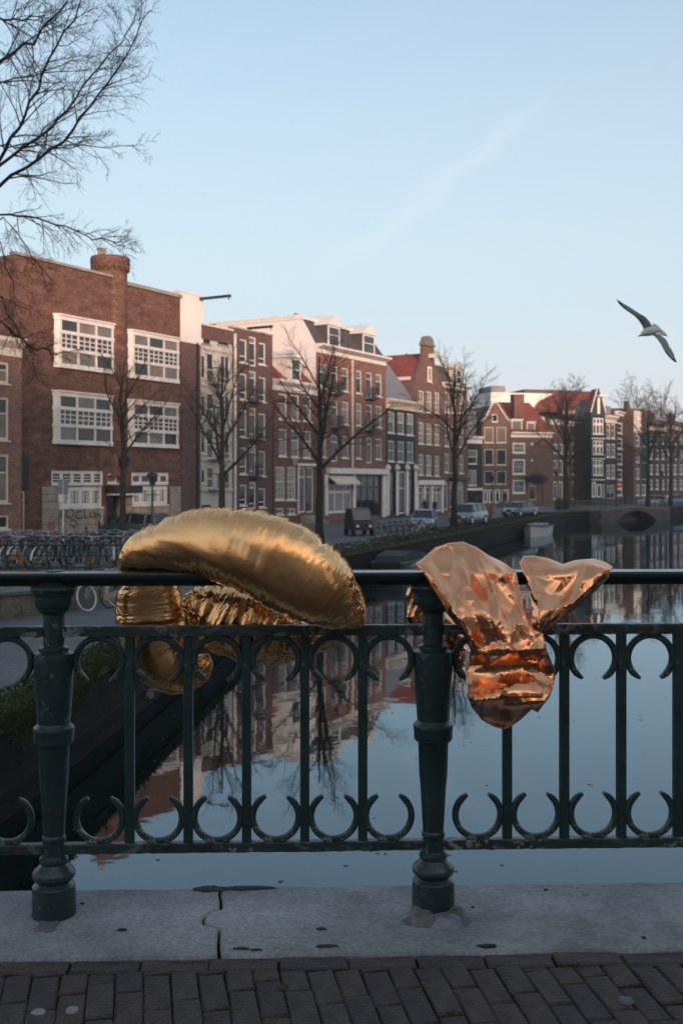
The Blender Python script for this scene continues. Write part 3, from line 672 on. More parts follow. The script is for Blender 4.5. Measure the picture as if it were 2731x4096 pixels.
# pilaster running up into the round turret
mb = MB(); u0, u1 = h.U(447), h.U(505); uc = (u0+u1)/2; rr = (u1-u0)/2
mb.prism([(uc+rr*math.cos(t), -.35*math.sin(t)-.0) for t in [math.pi*k/10 for k in range(11)]], 2, 3.6, P1+.3); mb.build('pilaster', M['b_school'], h.o, True)
rT = 1.13; yT = 1.2; uT = h.U(432)+1.55
zt0 = P1-.6; zt1 = h.Z(431,1000)
mb = MB(); mb.lathe([(rT*.94,zt0),(rT*.94,zt1-.60),(rT*.95,zt1-.58)], 28, uT, yT); tur = mb.build('chimney_turret', M['b_school'], h.o, True)
mb = MB(); n = 18                       # scalloped corbel ring
for k in range(n):
    t = 2*math.pi*k/n
    for q in range(3):
        a = t+(q-1)*2*math.pi/n/3; zz = zt1-.78-(.16 if q == 1 else (.0))
        w_ = 2*math.pi/n/3/2*1.02
        i0, i1 = rT*.9, rT*1.08
        P_ = [(uT+r_*math.cos(b_), yT+r_*math.sin(b_)) for r_, b_ in ((i0,a-w_),(i1,a-w_),(i1,a+w_),(i0,a+w_))]
        mb.prism(P_, 2, zz, zt1-.52)
mb.build('corbel', M['b_school'], tur)
mb = MB(); mb.lathe([(rT*1.09,zt1-.53),(rT*1.10,zt1-.20),(rT*1.06,zt1-.08),(rT*.7,zt1)], 28, uT, yT); mb.build('turret_cap', M['b_school'], tur, True)
mb = MB(); ut = uT-.75; mb.lathe([(.26,zt1-.1),(.26,zt1+.28),(.30,zt1+.3),(.30,zt1+.40)], 10, ut, yT); mb.build('chimney_pot', M['stone2'], tur, True)
h.box('chimney_step', h.U(505)+.02, h.U(524), .4, 2.2, P1-.02, h.Z(515,1092), 'b_school')
# the four bays
def bay(u0, u1, z0, z1, pr=.22, ch=.26, gl=('g_mid','g_pale','g_dark')):
    root = MB(); outl = [(u0,0),(u0+ch,-pr),(u1-ch*.5,-pr),(u1,0)]
    root.prism([(u0+.22,0.02),(u0+ch+.10,-pr+.16),(u1-ch*.5-.10,-pr+.16),(u1-.22,0.02)], 2, z0+.05, z1-.05)
    b = root.build('bay_window', M['white'], h.o)
    f = MB(); zs = [z0, z0+(z1-z0)*.36, z0+(z1-z0)*.69, z1]
    ex = [(u0-.03,0),(u0+ch-.02,-pr-.02),(u1-ch*.5+.02,-pr-.02),(u1+.03,0)]
    bands = [(zs[0],zs[0]+.26),(zs[1]-.10,zs[1]+.10),(zs[2]-.10,zs[2]+.10),(zs[3]-.24,zs[3])]
    for a, c in bands: f.prism(ex[::-1], 2, a, c)
    f.build('bay_frame', M['white'], b)
    lid = MB(); lid.prism([(u0-.12,.02),(u0+ch-.06,-pr-.12),(u1-ch*.5+.06,-pr-.12),(u1+.12,.02)], 2, z1+.002, z1+.09); lid.build('bay_roof', M['white'], b)
    # faces: left chamfer (1 column) and front (3 columns) and right chamfer
    def face(p, q, ncol):
        p, q = Vector(p), Vector(q); L = (q-p).length; d = (q-p)/L; nrm = Vector((d.y,-d.x))
        def quadbox(mb, s0, s1, a, c, o0, o1):
            vs = [];
            for z in (a,c):
                for s_, o_ in ((s0,o0),(s1,o0),(s1,o1),(s0,o1)):
                    v = p+d*s_+nrm*o_; vs.append((v.x,v.y,z))
            mb.add(vs, [(0,3,2,1),(4,5,6,7),(0,1,5,4),(1,2,6,5),(2,3,7,6),(3,0,4,7)])
        fr = MB(); m = .15 + .0*0
        cw = L/ncol
        for k in range(ncol+1):
            s_ = min(max(cw*k, m/2+.02), L-m/2-.02); quadbox(fr, s_-m/2, s_+m/2, z0+.26, z1-.24, -.10, -.012)
            if 0 < k < ncol: quadbox(fr, s_-.025, s_+.025, z0+.30, z1-.30, -.05, -.004)
        for k in range(ncol):
            s0, s1 = cw*k+m/2, cw*(k+1)-m/2
            for j in range(3):
                a = [z0+.26, zs[1]+.10, zs[2]+.10][j]; c = [zs[1]-.10, zs[2]-.10, z1-.24][j]
                if j == 1:
                    for q_ in (1,2): quadbox(fr, s0+(s1-s0)*q_/3-.03, s0+(s1-s0)*q_/3+.03, a, c, -.08, -.03); quadbox(fr, s0, s1, a+(c-a)*q_/3-.03, a+(c-a)*q_/3+.03, -.085, -.035)
                g = MB(); quadbox(g, s0-.02, s1+.02, a-.01, c+.01, -.095, -.07); g.build('pane', M[gl[(j+k) % len(gl)] if j != 1 else 'g_mid'], b)
        fr.build('glazing_bar', M['white'], b)
    face((u0,0),(u0+ch,-pr),1); face((u0+ch,-pr),(u1-ch*.5,-pr),3); face((u1-ch*.5,-pr),(u1,0),1)
for a, b, t, bt, pc, gl in ((205,452,1280,1482,330,('g_warm','g_pale','g_mid')),(500,712,1338,1522,600,('g_mid','g_warm','g_pale')),(200,447,1577,1780,330,('g_pale','g_mid','g_mid')),(500,710,1610,1790,600,('g_mid','g_pale','g_mid'))):
    bay(h.U(a+12), h.U(b), h.Z(pc,bt), h.Z(pc,t), gl=gl)
# pale stone plinth laid in courses
def stones(px0, px1, py0, py1):
    u0, u1 = h.U(px0), h.U(px1); pc = (px0+px1)/2; z0, z1 = h.Z(pc,py1), h.Z(pc,py0); n = max(1,round((z1-z0)/.42)); r = random.Random(px0)
    for k in range(n):
        x = u0
        while x < u1-.01:
            w = min(r.uniform(.7,1.5), u1-x)
            if u1-(x+w) < .35: w = u1-x
            mb = MB(); a = z0+(z1-z0)*k/n; b = z0+(z1-z0)*(k+1)/n; o = r.uniform(.05,.075)
            mb.box(x+.012, x+w-.012, -o, .003, a+.012, b-.012); mb.build('stone_block', M['stone2'], wall1); x += w
stones(168,233,1945,2128); stones(237,412,2036,2130); stones(474,527,1990,2128); stones(530,676,2028,2128); stones(680,722,1945,2128)
h.pbox('canopy', 418,528,1944,1972,-.9,-.08,'black'); h.pbox('canopy_edge', 425,520,1974,1980,-.92,-.085,'white')
mb = MB(); zc = h.Z(470,1845); uc_ = h.U(468); mb.lathe([(.05,zc-.45),(.28,zc-.30),(.34,zc+.2),(.22,zc+.38),(.04,zc+.5)], 8, uc_, -.6); mb.box(uc_-.03,uc_+.03,-.6,-.01,zc+.52,zc+.58); mb.build('wall_lantern', M['black'], h.o, True)
# graffiti tag sprayed across the plinth
M['spray'] = mat('grey_spray_paint', (.10,.10,.10), .8, var=.2, scale=5)
mb = MB()
for st in ([(240,2075),(243,2050),(252,2036),(262,2044),(258,2058),(244,2062)],[(262,2060),(266,2044),(280,2034),(292,2044),(290,2062),(276,2072),(264,2062)],[(322,2044),(306,2048),(300,2060),(310,2074),(326,2072)],[(334,2034),(336,2058),(338,2072),(352,2070)],[(360,2070),(358,2052),(372,2046),(384,2058),(376,2072),(362,2068),(392,2052),(400,2070)],[(280,2078),(296,2080),(306,2096),(292,2106),(276,2096),(284,2082)]):
    mb.tube([(h.U(a), -.078, h.Z(a,b)) for a, b in st], .045, 4)
mb.build('graffiti', M['spray'], wall1)

# --- 2: plain purple brick pier house with the white roof box
h = House('canal_house', 'narrow plain purple brown brick house front topped by a tall white roof box', Lp(727), Lp(803), 'b_purple', 10)
z = h.Z(750,1370); h.walls(z)
t = h.Z(765,1178); mb = MB(); mb.box(-.15,h.W+.25,-.02,7,z+.003,t); rb = mb.build('roof_box', M['render'], h.o)
h.box('roof_edge', -.2,h.W+.3,-.08,7.1,t+.002,t+.12,'white', rb)
hoist(h, h.W-.1, h.Z(800,1196), 2.6)
h.pbox('downpipe', 786,789,1372,2120,-.12,-.01,'black')

# --- 3: pale panelled flats with balconies
h = House('apartment_house', 'pale panelled apartment front with stacked balconies and a brick top storey', Lp(803), Lp(929), 'panel', 10)
for py0, py1 in ((1410,1535),(1570,1690),(1710,1835),(1865,1955)):
    h.win(806,826,py0+8,py1-20, frame='white', rows=(), glass_='g_dark'); h.win(829,858,py0,py1, frame='white', rows=(.45,), glass_=['g_mid','g_dark'], sill=False, name='balcony_door'); h.win(884,922,py0+10,py1-20, frame='white', cols=2, rows=(), glass_='g_dark')
h.win(806,842,1320,1375, frame='black', rows=(), glass_='g_dark'); h.win(872,916,1325,1380, frame='black', rows=(), glass_='g_dark')
h.win(806,845,2020,2050, frame='black', rows=(), glass_='g_dark', sill=False)
H3 = h.Z(865,1312); h.walls(H3)
h.box('brick_storey', .04, h.W-.04, -.045, -.004, H3-.95, H3-.02, 'b_brown'); h.box('roof_edge', -.04, h.W+.04, -.12,.4, H3+.002, H3+.14, 'cream')
for py in (1400,1545,1697,1840,1960):
    z = h.Z(865,py); h.box('floor_band', .02,h.W-.02,-.10,-.005,z-.1,z+.1,'panel')
for py in (1535,1690,1835,1955):
    z = h.Z(845,py); b = h.box('balcony', h.U(826),h.U(868),-1.0,-.11,z-.06,z+.05,'panel')
    mb = MB(); a0, a1 = h.U(826), h.U(868)
    for k in range(9): x = a0+(a1-a0)*k/8; mb.box(x-.018,x+.018,-.99,-.95,z+.055,z+1.0)
    mb.box(a0,a1,-1.0,-.94,z+1.002,z+1.06); mb.box(a0,a0+.04,-.935,-.12,z+1.0,z+1.06); mb.build('balcony_railing', M['black'], b)

# --- 4: brown brick flats with three window columns
h = House('apartment_house', 'brown brick apartment house with flat roof, white windows and a white drainpipe', Lp(929), Lp(1090), 'b_brown', 12)
for py0, py1 in ((1357,1451),(1494,1599),(1640,1749),(1790,1897),(1938,2022)):
    h.win(959,988,py0,py1, rows=(.28,), glass_=['g_dark','g_mid']); h.win(1035,1063,py0+14,py1+8, rows=(.28,), glass_=['g_dark','g_mid'])
    h.win(997,1025,py0-10,py1+14, frame='white', rows=(.2,.78), glass_=['g_mid','g_dark','g_pale'], sill=False, name='balcony_door')
H4 = h.Z(1000,1326); h.walls(H4); h.box('roof_edge', -.03,h.W+.03,-.06,.4,H4+.002,H4+.12,'stone2')
for py in (1599,1749,1897): 
    z = h.Z(1011,py+10); b = h.box('balcony', h.U(995),h.U(1028),-.5,-.01,z-.05,z+.04,'black'); mb = MB(); a0,a1 = h.U(995),h.U(1028)
    for k in range(8): x = a0+(a1-a0)*k/7; mb.box(x-.015,x+.015,-.49,-.46,z+.045,z+.9)
    mb.box(a0,a1,-.5,-.45,z+.902,z+.95); mb.build('balcony_railing', M['black'], b)
h.pbox('downpipe', 935,940,1335,2080,-.14,-.01,'white'); hoist(h, h.U(1013), h.Z(1013,1312), 1.7)
mb = MB(); u = h.U(995); mb.lathe([(.12,H4+.1),(.07,H4+.5),(.16,H4+.8),(.05,H4+1.2)], 8, u, 4.5); mb.build('roof_vent', M['black'], h.o, True)

# --- 5: small red house with dormer
h = House('canal_house', 'small red brick canal house with white cornice, red tiled roof and one dormer', Lp(1096), Lp(1266), 'b_red', 9)
for a, b in ((1115,1148),(1164,1197),(1212,1245)):
    o = (a-1115)*.09
    h.win(a,b,1575+o,1678+o, rows=(.62,), glass_=['g_warm','g_dark']); h.win(a,b,1716+o*.8,1826+o*.8, rows=(.62,), glass_=['g_pale','g_mid'])
for a, b in ((1101,1140),(1147,1184)): h.win(a,b,1866,2000, rows=(.55,), glass_='g_pale', muntin=[(0,3,3),(1,3,2)])
h.win(1194,1222,1868,2050, rows=(.78,), glass_=['g_dark','g_mid'], frame='white', sill=False, name='door'); h.win(1226,1254,1868,2050, rows=(.78,), glass_=['g_dark','g_mid'], frame='white', sill=False, name='door')
for a, b in ((1104,1136),(1150,1182)): h.win(a,b,2032,2058, cols=2, rows=(), glass_='g_mid')
H5 = h.Z(1180,1545); h.walls(H5); h.cornice(H5-.5, H5+.35, 'white', .5)
r5 = h.Z(1180,1420)
roof_part(h, 'roof', [(0,.05,H5+.3),(h.W,.05,H5+.3),(h.W,2.6,r5),(0,2.6,r5),(0,9,r5+.3),(h.W,9,r5+.3),(0,9,H5),(h.W,9,H5)], [(0,1,2,3),(3,2,5,4),(1,7,5,2),(0,3,4,6)], 'tile')
dormer(h, h.U(1161), h.U(1201), H5+.36, h.Z(1180,1432), -.1, 2.5, ped=.5, rows=(.5,), glass_='g_mid')
h.pbox('entrance_surround', 1190,1193,1862,2058,-.10,-.005,'white'); h.pbox('entrance_head', 1188,1258,1854,1864,-.16,-.005,'white'); h.pbox('gable_stone', 1170,1188,1832,1862,-.06,-.005,'stone2')
for k in range(5):
    mb = MB(); zz = .42*(1-k/5)+.05; mb.box(h.U(1192), h.U(1256), -1.6+.3*k, -.012, zz*0, .12+.14*k); 
mb = MB()
for k in range(4): mb.box(h.U(1196), h.U(1252), -1.5+.32*k, -1.18+.32*k if k < 3 else -.11, 0, .16*(k+1))
mb.build('front_steps', M['stone2'], h.o)

# --- 6: the tall mansard house
h = House('mansard_house', 'tall orange brick double house with dark mansard roof and two pedimented dormers', Lp(1266), Lp(1542), 'b_orange', 11)
cs = ((1280,1305),(1324,1351),(1367,1394),(1424,1447),(1464,1488),(1502,1527))
def slope(px, py6, hor=1930): return py6                     # rows are given at the last column
for a, b in cs:
    m = (a+b)/2; d6 = h.D(1515)/h.D(m)
    for k, (p0, p1) in enumerate(((1497,1586),(1624,1711),(1754,1838))):
        q0 = 1930-(1930-p0)*d6; q1 = 1930-(1930-p1)*d6
        if a in (1324,1464): h.win(a,b,q0,q1+16, rows=(.75,), glass_=['g_dark','g_mid'], sill=False, name='balcony_door')
        else: h.win(a,b,q0,q1, rows=(.66,), glass_=['g_dark','g_pale'] if k == 0 else None)
h.win(1308,1406,1935,2052, cols=3, rows=(.72,), frame='white', glass_=['g_pale','g_mid'], fw=.18, mw=.14, sill=False, name='shop_window')
h.win(1420,1524,1900,2066, cols=4, rows=(.70,), frame='dgreen', glass_='g_dark', fw=.16, mw=.12, sill=False, name='shop_window')
H6 = h.Z(1400,1428); h.walls(H6)
h.cornice(H6-.15, H6+.55, 'white', .65)
zt = h.Z(1380,1300); zc = H6+.5
roof_part(h, 'mansard_roof', [(0,.0,zc),(h.W,.0,zc),(h.W-.35,1.5,zt),(.35,1.5,zt),(.35,9.8,zt),(h.W-.35,9.8,zt),(0,11,zc),(h.W,11,zc)], [(0,1,2,3),(1,7,5,2),(3,2,5,4),(7,6,4,5)], 'slate')
# rendered side wall toward the lower neighbours
roof_part(h, 'side_wall', [(-.02,.05,2),(-.02,.05,zc-.7),(-.02,.05,zc),(.33,1.5,zt),(-.02,1.5,zt),(-.02,11,zt),(-.02,11,2)], [(0,1,2,4,5,6),(2,3,4)], 'render')
h.box('upper_cornice', -.08,h.W-.2,1.3,10,zt+.002,zt+.24,'white'); h.box('side_parapet', -.12,.5,1.6,11,zt+.245,zt+.4,'white')
for a, b in ((1316,1363),(1455,1502)):
    m = (a+b)/2; dormer(h, h.U(a), h.U(b), zc-.1, zt-.3, .05, 2.2, ped=.8, rows=(.6,), glass_='g_mid', cheek='slate')
chimney(h, h.U(1430)-1.6, h.U(1430)-.2, 5, 6, zt+.33, zt+1.0, 'b_red', 4)
for px in (1337,1476):
    for p1 in (1586,1711):
        d6 = h.D(1515)/h.D(px); z = h.Z(px, 1930-(1930-p1-16)*d6); a0, a1 = h.U(px-16), h.U(px+16)
        b = h.box('balcony', a0,a1,-.55,-.01,z-.07,z+.02,'black'); mb = MB()
        for k in range(8): x = a0+(a1-a0)*k/7; mb.box(x-.018,x+.018,-.54,-.50,z+.025,z+.95)
        mb.box(a0,a1,-.56,-.48,z+.952,z+1.0); mb.build('balcony_railing', M['black'], b)
h.pbox('shop_cornice', 1305,1540,1874,1896,-.45,-.01,'white'); h.pbox('pilaster', 1527,1541,1898,2068,-.14,-.01,'white'); h.pbox('pilaster', 1408,1418,1898,2066,-.14,-.01,'white'); h.pbox('pilaster', 1298,1307,1898,2062,-.14,-.01,'white')
h.pbox('downpipe', 1405,1409,1440,1872,-.13,-.01,'cream')
mb = MB(); a0, a1 = h.U(1308), h.U(1406); z0, z1 = h.Z(1357,1930), h.Z(1357,1900); mb.prism([(-.02,z1),(-.9,z0),(-.9,z0-.18),(-.86,z0-.18),(-.86,z0-.03),(-.02,z1-.08)], 0, a0, a1); mb.build('awning', M['cream'], h.o)

# --- 7: black house
h = House('canal_house', 'small black painted canal house with cream cornice and white pilastered shopfront', Lp(1543), Lp(1671), 'teal', 9)
for a, b in ((1551,1578),(1589,1616),(1626,1653)):
    o = (a-1551)*.12
    h.win(a,b,1646+o,1732+o, rows=(.52,), glass_=['g_mid','g_pale'], muntin=[(1,2,1)]); h.win(a,b,1762+o*.6,1846+o*.6, rows=(.52,), glass_=['g_dark','g_mid'])
for a, b in ((1556,1582),(1590,1622),(1630,1654)): h.win(a,b,1885,2055, rows=(.60,), frame='white' if a == 1590 else 'black', glass_=['g_dark','g_mid'], fw=.12, sill=False, name='shop_window')
H7 = h.Z(1607,1638); h.walls(H7); h.cornice(H7-.05, H7+.85, 'cream', .5)
r7 = h.Z(1607,1500)
roof_part(h, 'roof', [(0,.2,H7+.8),(h.W,.2,H7+.8),(h.W*.5,1.6,r7+1.2),(h.W*.5,9,r7+1.2),(0,9,H7+.8),(h.W,9,H7+.8)], [(0,1,2),(0,2,3,4),(1,5,3,2),(4,3,5)], 'lead')
for px in (1549,1586,1626,1660): 
    h.pbox('pilaster', px-4,px+4,1885,2062,-.12,-.01,'white'); mb = MB(); u = h.U(px); z = h.Z(px,1874); mb.lathe([(.14,z-.3),(.36,z),(.30,z+.2),(.05,z+.42)], 8, u, -.02); mb.build('console', M['cream'], h.o, True)

# --- 8: bell gable house
h = House('bell_gable_house', 'brick canal house with tall bell shaped gable and red tiled roof behind', Lp(1660), Lp(1768), 'b_dull', 11)
wpx = ((1673,1695),(1704,1726),(1737,1757))
for a, b in wpx:
    o = (a-1673)*.12
    for p0, p1 in ((1562,1648),(1689,1776),(1816,1900)): h.win(a,b,p0+o,p1+o*.6, rows=(.5,), glass_='g_pale', muntin=[(0,2,2),(1,2,2)])
h.win(1670,1692,1945,2045, rows=(.75,), glass_=['g_pale','g_mid'], fw=.12, sill=False, name='shop_window'); h.win(1698,1722,1945,2050, rows=(.75,), glass_='g_dark', fw=.12, sill=False, name='door'); h.win(1728,1764,1945,2045, cols=2, rows=(.75,), glass_=['g_pale','g_dark'], fw=.12, sill=False, name='shop_window')
H8 = h.Z(1710,1520); h.walls(H8, top=False)
um = h.W/2; zt = h.Z(1716,1385)
def gz(py): return h.Z(1716,py)
L8 = [(0,H8),(.25,gz(1508)),(.75,gz(1488)),(1.15,gz(1462)),(1.35,gz(1432)),(1.42,gz(1385))]
k_ = um/2.45
poly = [(x*k_*1.12 if x else 0, z) for x, z in L8]; poly = poly+[(h.W-x, z) for x, z in poly[::-1]]
mb = MB(); mb.prism(poly, 1, 0.002, .45); gb = mb.build('gable', M['b_dull'], h.o)
g0 = poly[5][0]-.12; mb = MB(); mb.box(g0,h.W-g0,-.15,.55,zt+.002,zt+.22); mb.prism([(um+(um-g0)*.86*math.cos(t), zt+.22+.80*math.sin(t)) for t in [math.pi*k/10 for k in range(11)]], 1, -.08, .5); mb.build('gable_crest', M['mortar'], gb)
window(h.o, um-.40, um+.45, gz(1532)+.1, gz(1467), rows=(), frame='white', glass_='g_pale', proud=True, fw=.16)
h.box('hoist_beam', um-.1, um+.25, -1.6, -.0, gz(1432), gz(1416), 'white')
r8 = gz(1412)
roof_part(h, 'roof', [(0,.45,H8),(h.W,.45,H8),(um,.45,r8),(um,13,r8),(0,13,H8),(h.W,13,H8)], [(0,2,3,4),(1,5,3,2),(4,3,5)], 'tile')
h.box('gutter', -.16,.05,.5,13,H8-.2,H8+.12,'white')
mb = MB(); sl = (r8-H8)/um; x = um*.62; zz = H8+sl*x; mb.add([(x-.45,4.6,zz-.45*sl+.06),(x+.35,4.6,zz+.35*sl+.06),(x+.35,5.9,zz+.35*sl+.06),(x-.45,5.9,zz-.45*sl+.06)], [(3,2,1,0)]); mb.build('skylight', M['g_mid'], h.o)
chimney(h, um-.5, um+.5, 12.2, 12.9, r8-.5, r8+.9, 'b_red', 1)
h.pbox('shop_head', 1666,1770,1921,1940,-.25,-.01,'white')
for px in (1667,1695,1725,1767): h.pbox('pilaster', px-3,px+3,1941,2050,-.1,-.01,'white')

# --- 9: second mansard house at the corner
h = House('mansard_house', 'brick corner house with small slate mansard roof right of the bell gable', Lp(1769), Lp(1868), 'b_dull', 10)
for a, b in ((1777,1796),(1806,1824),(1836,1853)):
    o = (a-1777)*.13
    for p0, p1 in ((1568,1650),(1702,1786),(1814,1890)): h.win(a,b,p0+o,p1+o*.5, rows=(.5,), glass_='g_pale' if p0 < 1600 else 'g_mid')
h.win(1798,1852,1926,2030, cols=2, rows=(.75,), frame='white', glass_='g_mid', fw=.16, sill=False, name='shop_window'); h.win(1776,1790,1930,2040, rows=(), glass_='g_dark', sill=False, name='door')
H9 = h.Z(1815,1552); h.walls(H9); h.cornice(H9-.1, H9+.4, 'white', .5)
zt = h.Z(1815,1465); W9 = h.W
roof_part(h, 'mansard_roof', [(0,.0,H9+.35),(W9,.0,H9+.35),(W9-.9,1.3,zt),(.3,1.3,zt),(.3,9,zt),(W9-.9,9,zt),(0,10,H9+.35),(W9,10,H9+.35)], [(0,1,2,3),(1,7,5,2),(3,2,5,4),(0,3,4,6),(7,6,4,5)], 'slate')
h.box('upper_cornice', .2,W9-.8,1.15,9,zt+.002,zt+.3,'white'); dormer(h, h.U(1822), h.U(1846), H9+.42, zt-.2, -.05, 2, ped=.6, glass_='g_mid'); chimney(h, .6, 1.8, 4, 5, zt+.3, zt+.8, 'b_red', 3)
h.pbox('shop_head', 1794,1862,1910,1922,-.5,-.01,'black')

# --- far side: houses that face the camera beyond the corner
def far(px0, d0, px1, d1): return (Vector(((px0-1365.5)*d0/F, d0)), Vector(((px1-1365.5)*d1/F, d1)))
G2 = 'houses around the far corner'
h = House('canal_house', 'low black house with grey roof squeezed left of the small brick gable house', *far(1868,150,1926,152), 'teal', 8, group=G2)
h.win(1872,1908,1800,1856, rows=(.5,), glass_=['g_dark','g_pale']); h.win(1872,1905,1880,1942, cols=2, rows=(), glass_='g_pale'); h.win(1872,1918,1965,2008, cols=2, rows=(), glass_='g_dark', frame='black', sill=False, name='shop_window')
z = h.Z(1897,1774); h.walls(z); h.cornice(z, h.Z(1897,1745), 'white', .4); h.box('roof_dormer', .3,h.W-.1,1,5,z+1.0,h.Z(1897,1640),'lead'); h.pbox('shop_head', 1868,1926,1952,1962,-.2,-.01,'white')
h = House('gable_house', 'small brick house with pointed gable and white shopfront facing the canal corner', *far(1927,152,2041,153), 'b_far', 10, group=G2)
for p0, p1, g_ in ((1708,1771,'g_warm'),(1797,1860,'g_mid'),(1884,1937,'g_mid')):
    for a, b in ((1937,1973),(1985,2024)): h.win(a,b,p0,p1, rows=(), glass_=g_, frame='cream')
for a, b in ((1932,1950),(1954,1972),(1978,2000),(2006,2034)): h.win(a,b,1958,2012, rows=(.75,), glass_='g_dark', frame='white', fw=.2, sill=False, name='shop_window')
z = h.Z(1984,1686); h.walls(z, top=False); zz = h.Z(1978,1613); um = h.U(1978)
mb = MB(); mb.prism([(0,z),(h.W,z),(h.W-.6,z+.35),(um+.3,zz),(um-.3,zz),(.5,z+.35)], 1, .002, .35); gb = mb.build('gable', M['b_far'], h.o)
mb = MB(); mb.tube([(-.1,-.06,z),(.45,-.06,z+.4),(um-.35,-.06,zz),(um+.35,-.06,zz),(h.W-.55,-.06,z+.4),(h.W+.1,-.06,z)], .13, 4); mb.build('gable_coping', M['cream'], gb)
window(h.o, h.U(1966), h.U(1988), h.Z(1977,1688), h.Z(1977,1658), rows=(), glass_='g_dark', frame='cream', proud=True)
roof_part(h, 'roof', [(0,.35,z),(h.W,.35,z),(um,.35,zz-.2),(um,10,zz-.2),(0,10,z),(h.W,10,z)], [(0,2,3,4),(1,5,3,2)], 'darktile')
h = House('corner_house', 'wide brick corner house with red tiled roof and two small white dormers', *far(2042,153,2206,155), 'b_far', 9, group=G2)
for p0, p1 in ((1771,1813),(1836,1898),(1919,1974)): h.win(2049,2100,p0,p1, cols=2, rows=(.5,), glass_='g_mid', fw=.22, muntin=[(0,3,2),(1,3,2)])
h.win(2114,2143,1930,2000, rows=(.8,), glass_='g_dark', frame='cream', sill=False, name='door')
z = h.Z(2120,1747); h.walls(z); h.cornice(z-.1, h.Z(2120,1729), 'white', .5); zr = h.Z(2120,1600)
roof_part(h, 'roof', [(-.2,-.3,z+.6),(h.W+.2,-.3,z+.6),(h.W-1.0,5,zr),(.2,5,zr),(0,10,z),(h.W,10,z)], [(0,1,2,3),(3,2,5,4),(1,5,2),(0,3,4)], 'tile')
for a, b, p0 in ((2048,2091,1680),(2108,2142,1690)): dormer(h, h.U(a), h.U(b), z+.75, h.Z((a+b)/2,p0), .2, 3, ped=0, rows=(), glass_='g_pale')
chimney(h, h.U(2012)+2.2, h.U(2012)+3.8, 1, 2.2, zr-2.5, h.Z(2050,1578), 'b_red', 0)
h2 = h
for px, py in ((2126,1776),(2126,1842)): h.pbox('wall_anchor', px-4, px+4, py-5, py+5, -.06, -.01, 'cream')
h = House('corner_house', 'brick flank with tall white windows around the corner behind the big far tree', *far(2207,155,2322,163), 'b_far', 9, group=G2)
for a, b in ((2212,2228),(2234,2250),(2258,2274),(2284,2310)):
    for p0, p1 in ((1775,1815),(1840,1900)): h.win(a,b,p0,p1, rows=(.5,), glass_='g_pale', fw=.2)
    h.win(a,b,1925,2000, rows=(.75,), glass_='g_pale', fw=.25, sill=False)
z = h.Z(2260,1700); h.walls(z); h.cornice(z-.1, z+.6, 'white', .4)
h = House('apartment_house', 'pale upper block rising behind the wide red roofed corner house', *far(1962,172,2330,176), 'render', 9, group=G2)
z = h.Z(2100,1572); h.walls(z); h.box('flat_roof', 6,h.W,.5,8,z+.002,h.Z(2100,1556),'slate'); h.box('roof_hut', .2,2.6,.3,6,z+.002,h.Z(2100,1545)-0,'lead')
for a, b in ((2000,2030),(2230,2250)): pass
h = House('tall_house', 'tall red roofed house side with pale brick behind the far tree crown', *far(2240,170,2362,168), 'b_orange', 9, group=G2)
for a, b in ((2258,2276),(2290,2308),(2330,2350)):
    for p0, p1 in ((1680,1730),(1765,1820),(1850,1905)): h.win(a,b,p0,p1, rows=(.5,), glass_='g_mid', fw=.2)
z = h.Z(2300,1646); h.walls(z); zr = h.Z(2330,1556)
roof_part(h, 'roof', [(-4.2,.0,z),(h.W+.3,0,z),(h.W+.3,4.5,zr),(-4.2,4.5,zr),(h.W+.3,9,z),(-4.2,9,z)], [(0,1,2,3),(3,2,4,5),(1,4,2),(0,3,5)], 'tile'); h.cornice(z-.3, z+.2, 'cream', .3)
mb = MB(); mb.add([(h.U(2310),.9,z+.95),(h.U(2345),.9,z+.95),(h.U(2345),2.3,z+2.0),(h.U(2310),2.3,z+2.0)],[(0,1,2,3)]); mb.build('skylight', M['g_mid'], h.o)
h = House('gable_house', 'tall black gable house with three white window rows and white shopfront', *far(2363,157,2419,158), 'teal', 1.6, group=G2)
for p0, p1 in ((1672,1737),(1762,1818),(1840,1902)):
    h.win(2370,2412,p0,p1, cols=3, rows=(.62,), glass_='g_dark', fw=.16, mw=.22)
    z = h.Z(2391,p1+17); h.box('band', .03,h.W-.03,-.06,-.004,z-.08,z+.08,'white')
h.win(2366,2384,1928,1990, rows=(.7,), glass_='g_pale', fw=.2, sill=False, name='shop_window'); h.win(2386,2406,1936,1990, rows=(), glass_='g_dark', fw=.2, sill=False, name='shop_window'); h.win(2408,2417,1936,1995, rows=(), glass_='g_pale', sill=False, name='door')
z = h.Z(2391,1650); h.walls(z, top=False); um = h.W/2; zz = h.Z(2391,1555)
mb = MB(); mb.prism([(0,z),(h.W,z),(um+.25,zz),(um-.25,zz)], 1, .002, .3); gb = mb.build('gable', M['teal'], h.o)
mb = MB(); mb.tube([(-.1,-.05,z),(um-.25,-.05,zz-.1)], .12, 4); mb.tube([(h.W+.1,-.05,z),(um+.25,-.05,zz-.1)], .12, 4); mb.box(um-.22,um+.22,-.12,-.005,z-.2,zz-1.2); mb.box(um-.5,um+1.0,-.9,-.01,zz-1.19,zz-.95); mb.build('gable_trim', M['white'], gb)
roof_part(h, 'roof', [(0,.3,z),(h.W,.3,z),(um,.3,zz),(um,1.6,zz),(0,1.6,z),(h.W,1.6,z)], [(0,2,3,4),(1,5,3,2)], 'tile')
h = House('canal_house', 'narrow grey brown house with pale cornice right of the black gable house', *far(2420,158,2463,161), 'b_dark', 9, group=G2)
for p0, p1 in ((1695,1755),(1775,1830),(1858,1915)):
    for a, b in ((2424,2439),(2443,2459)): h.win(a,b,p0,p1, rows=(.55,), glass_='g_mid', fw=.2)
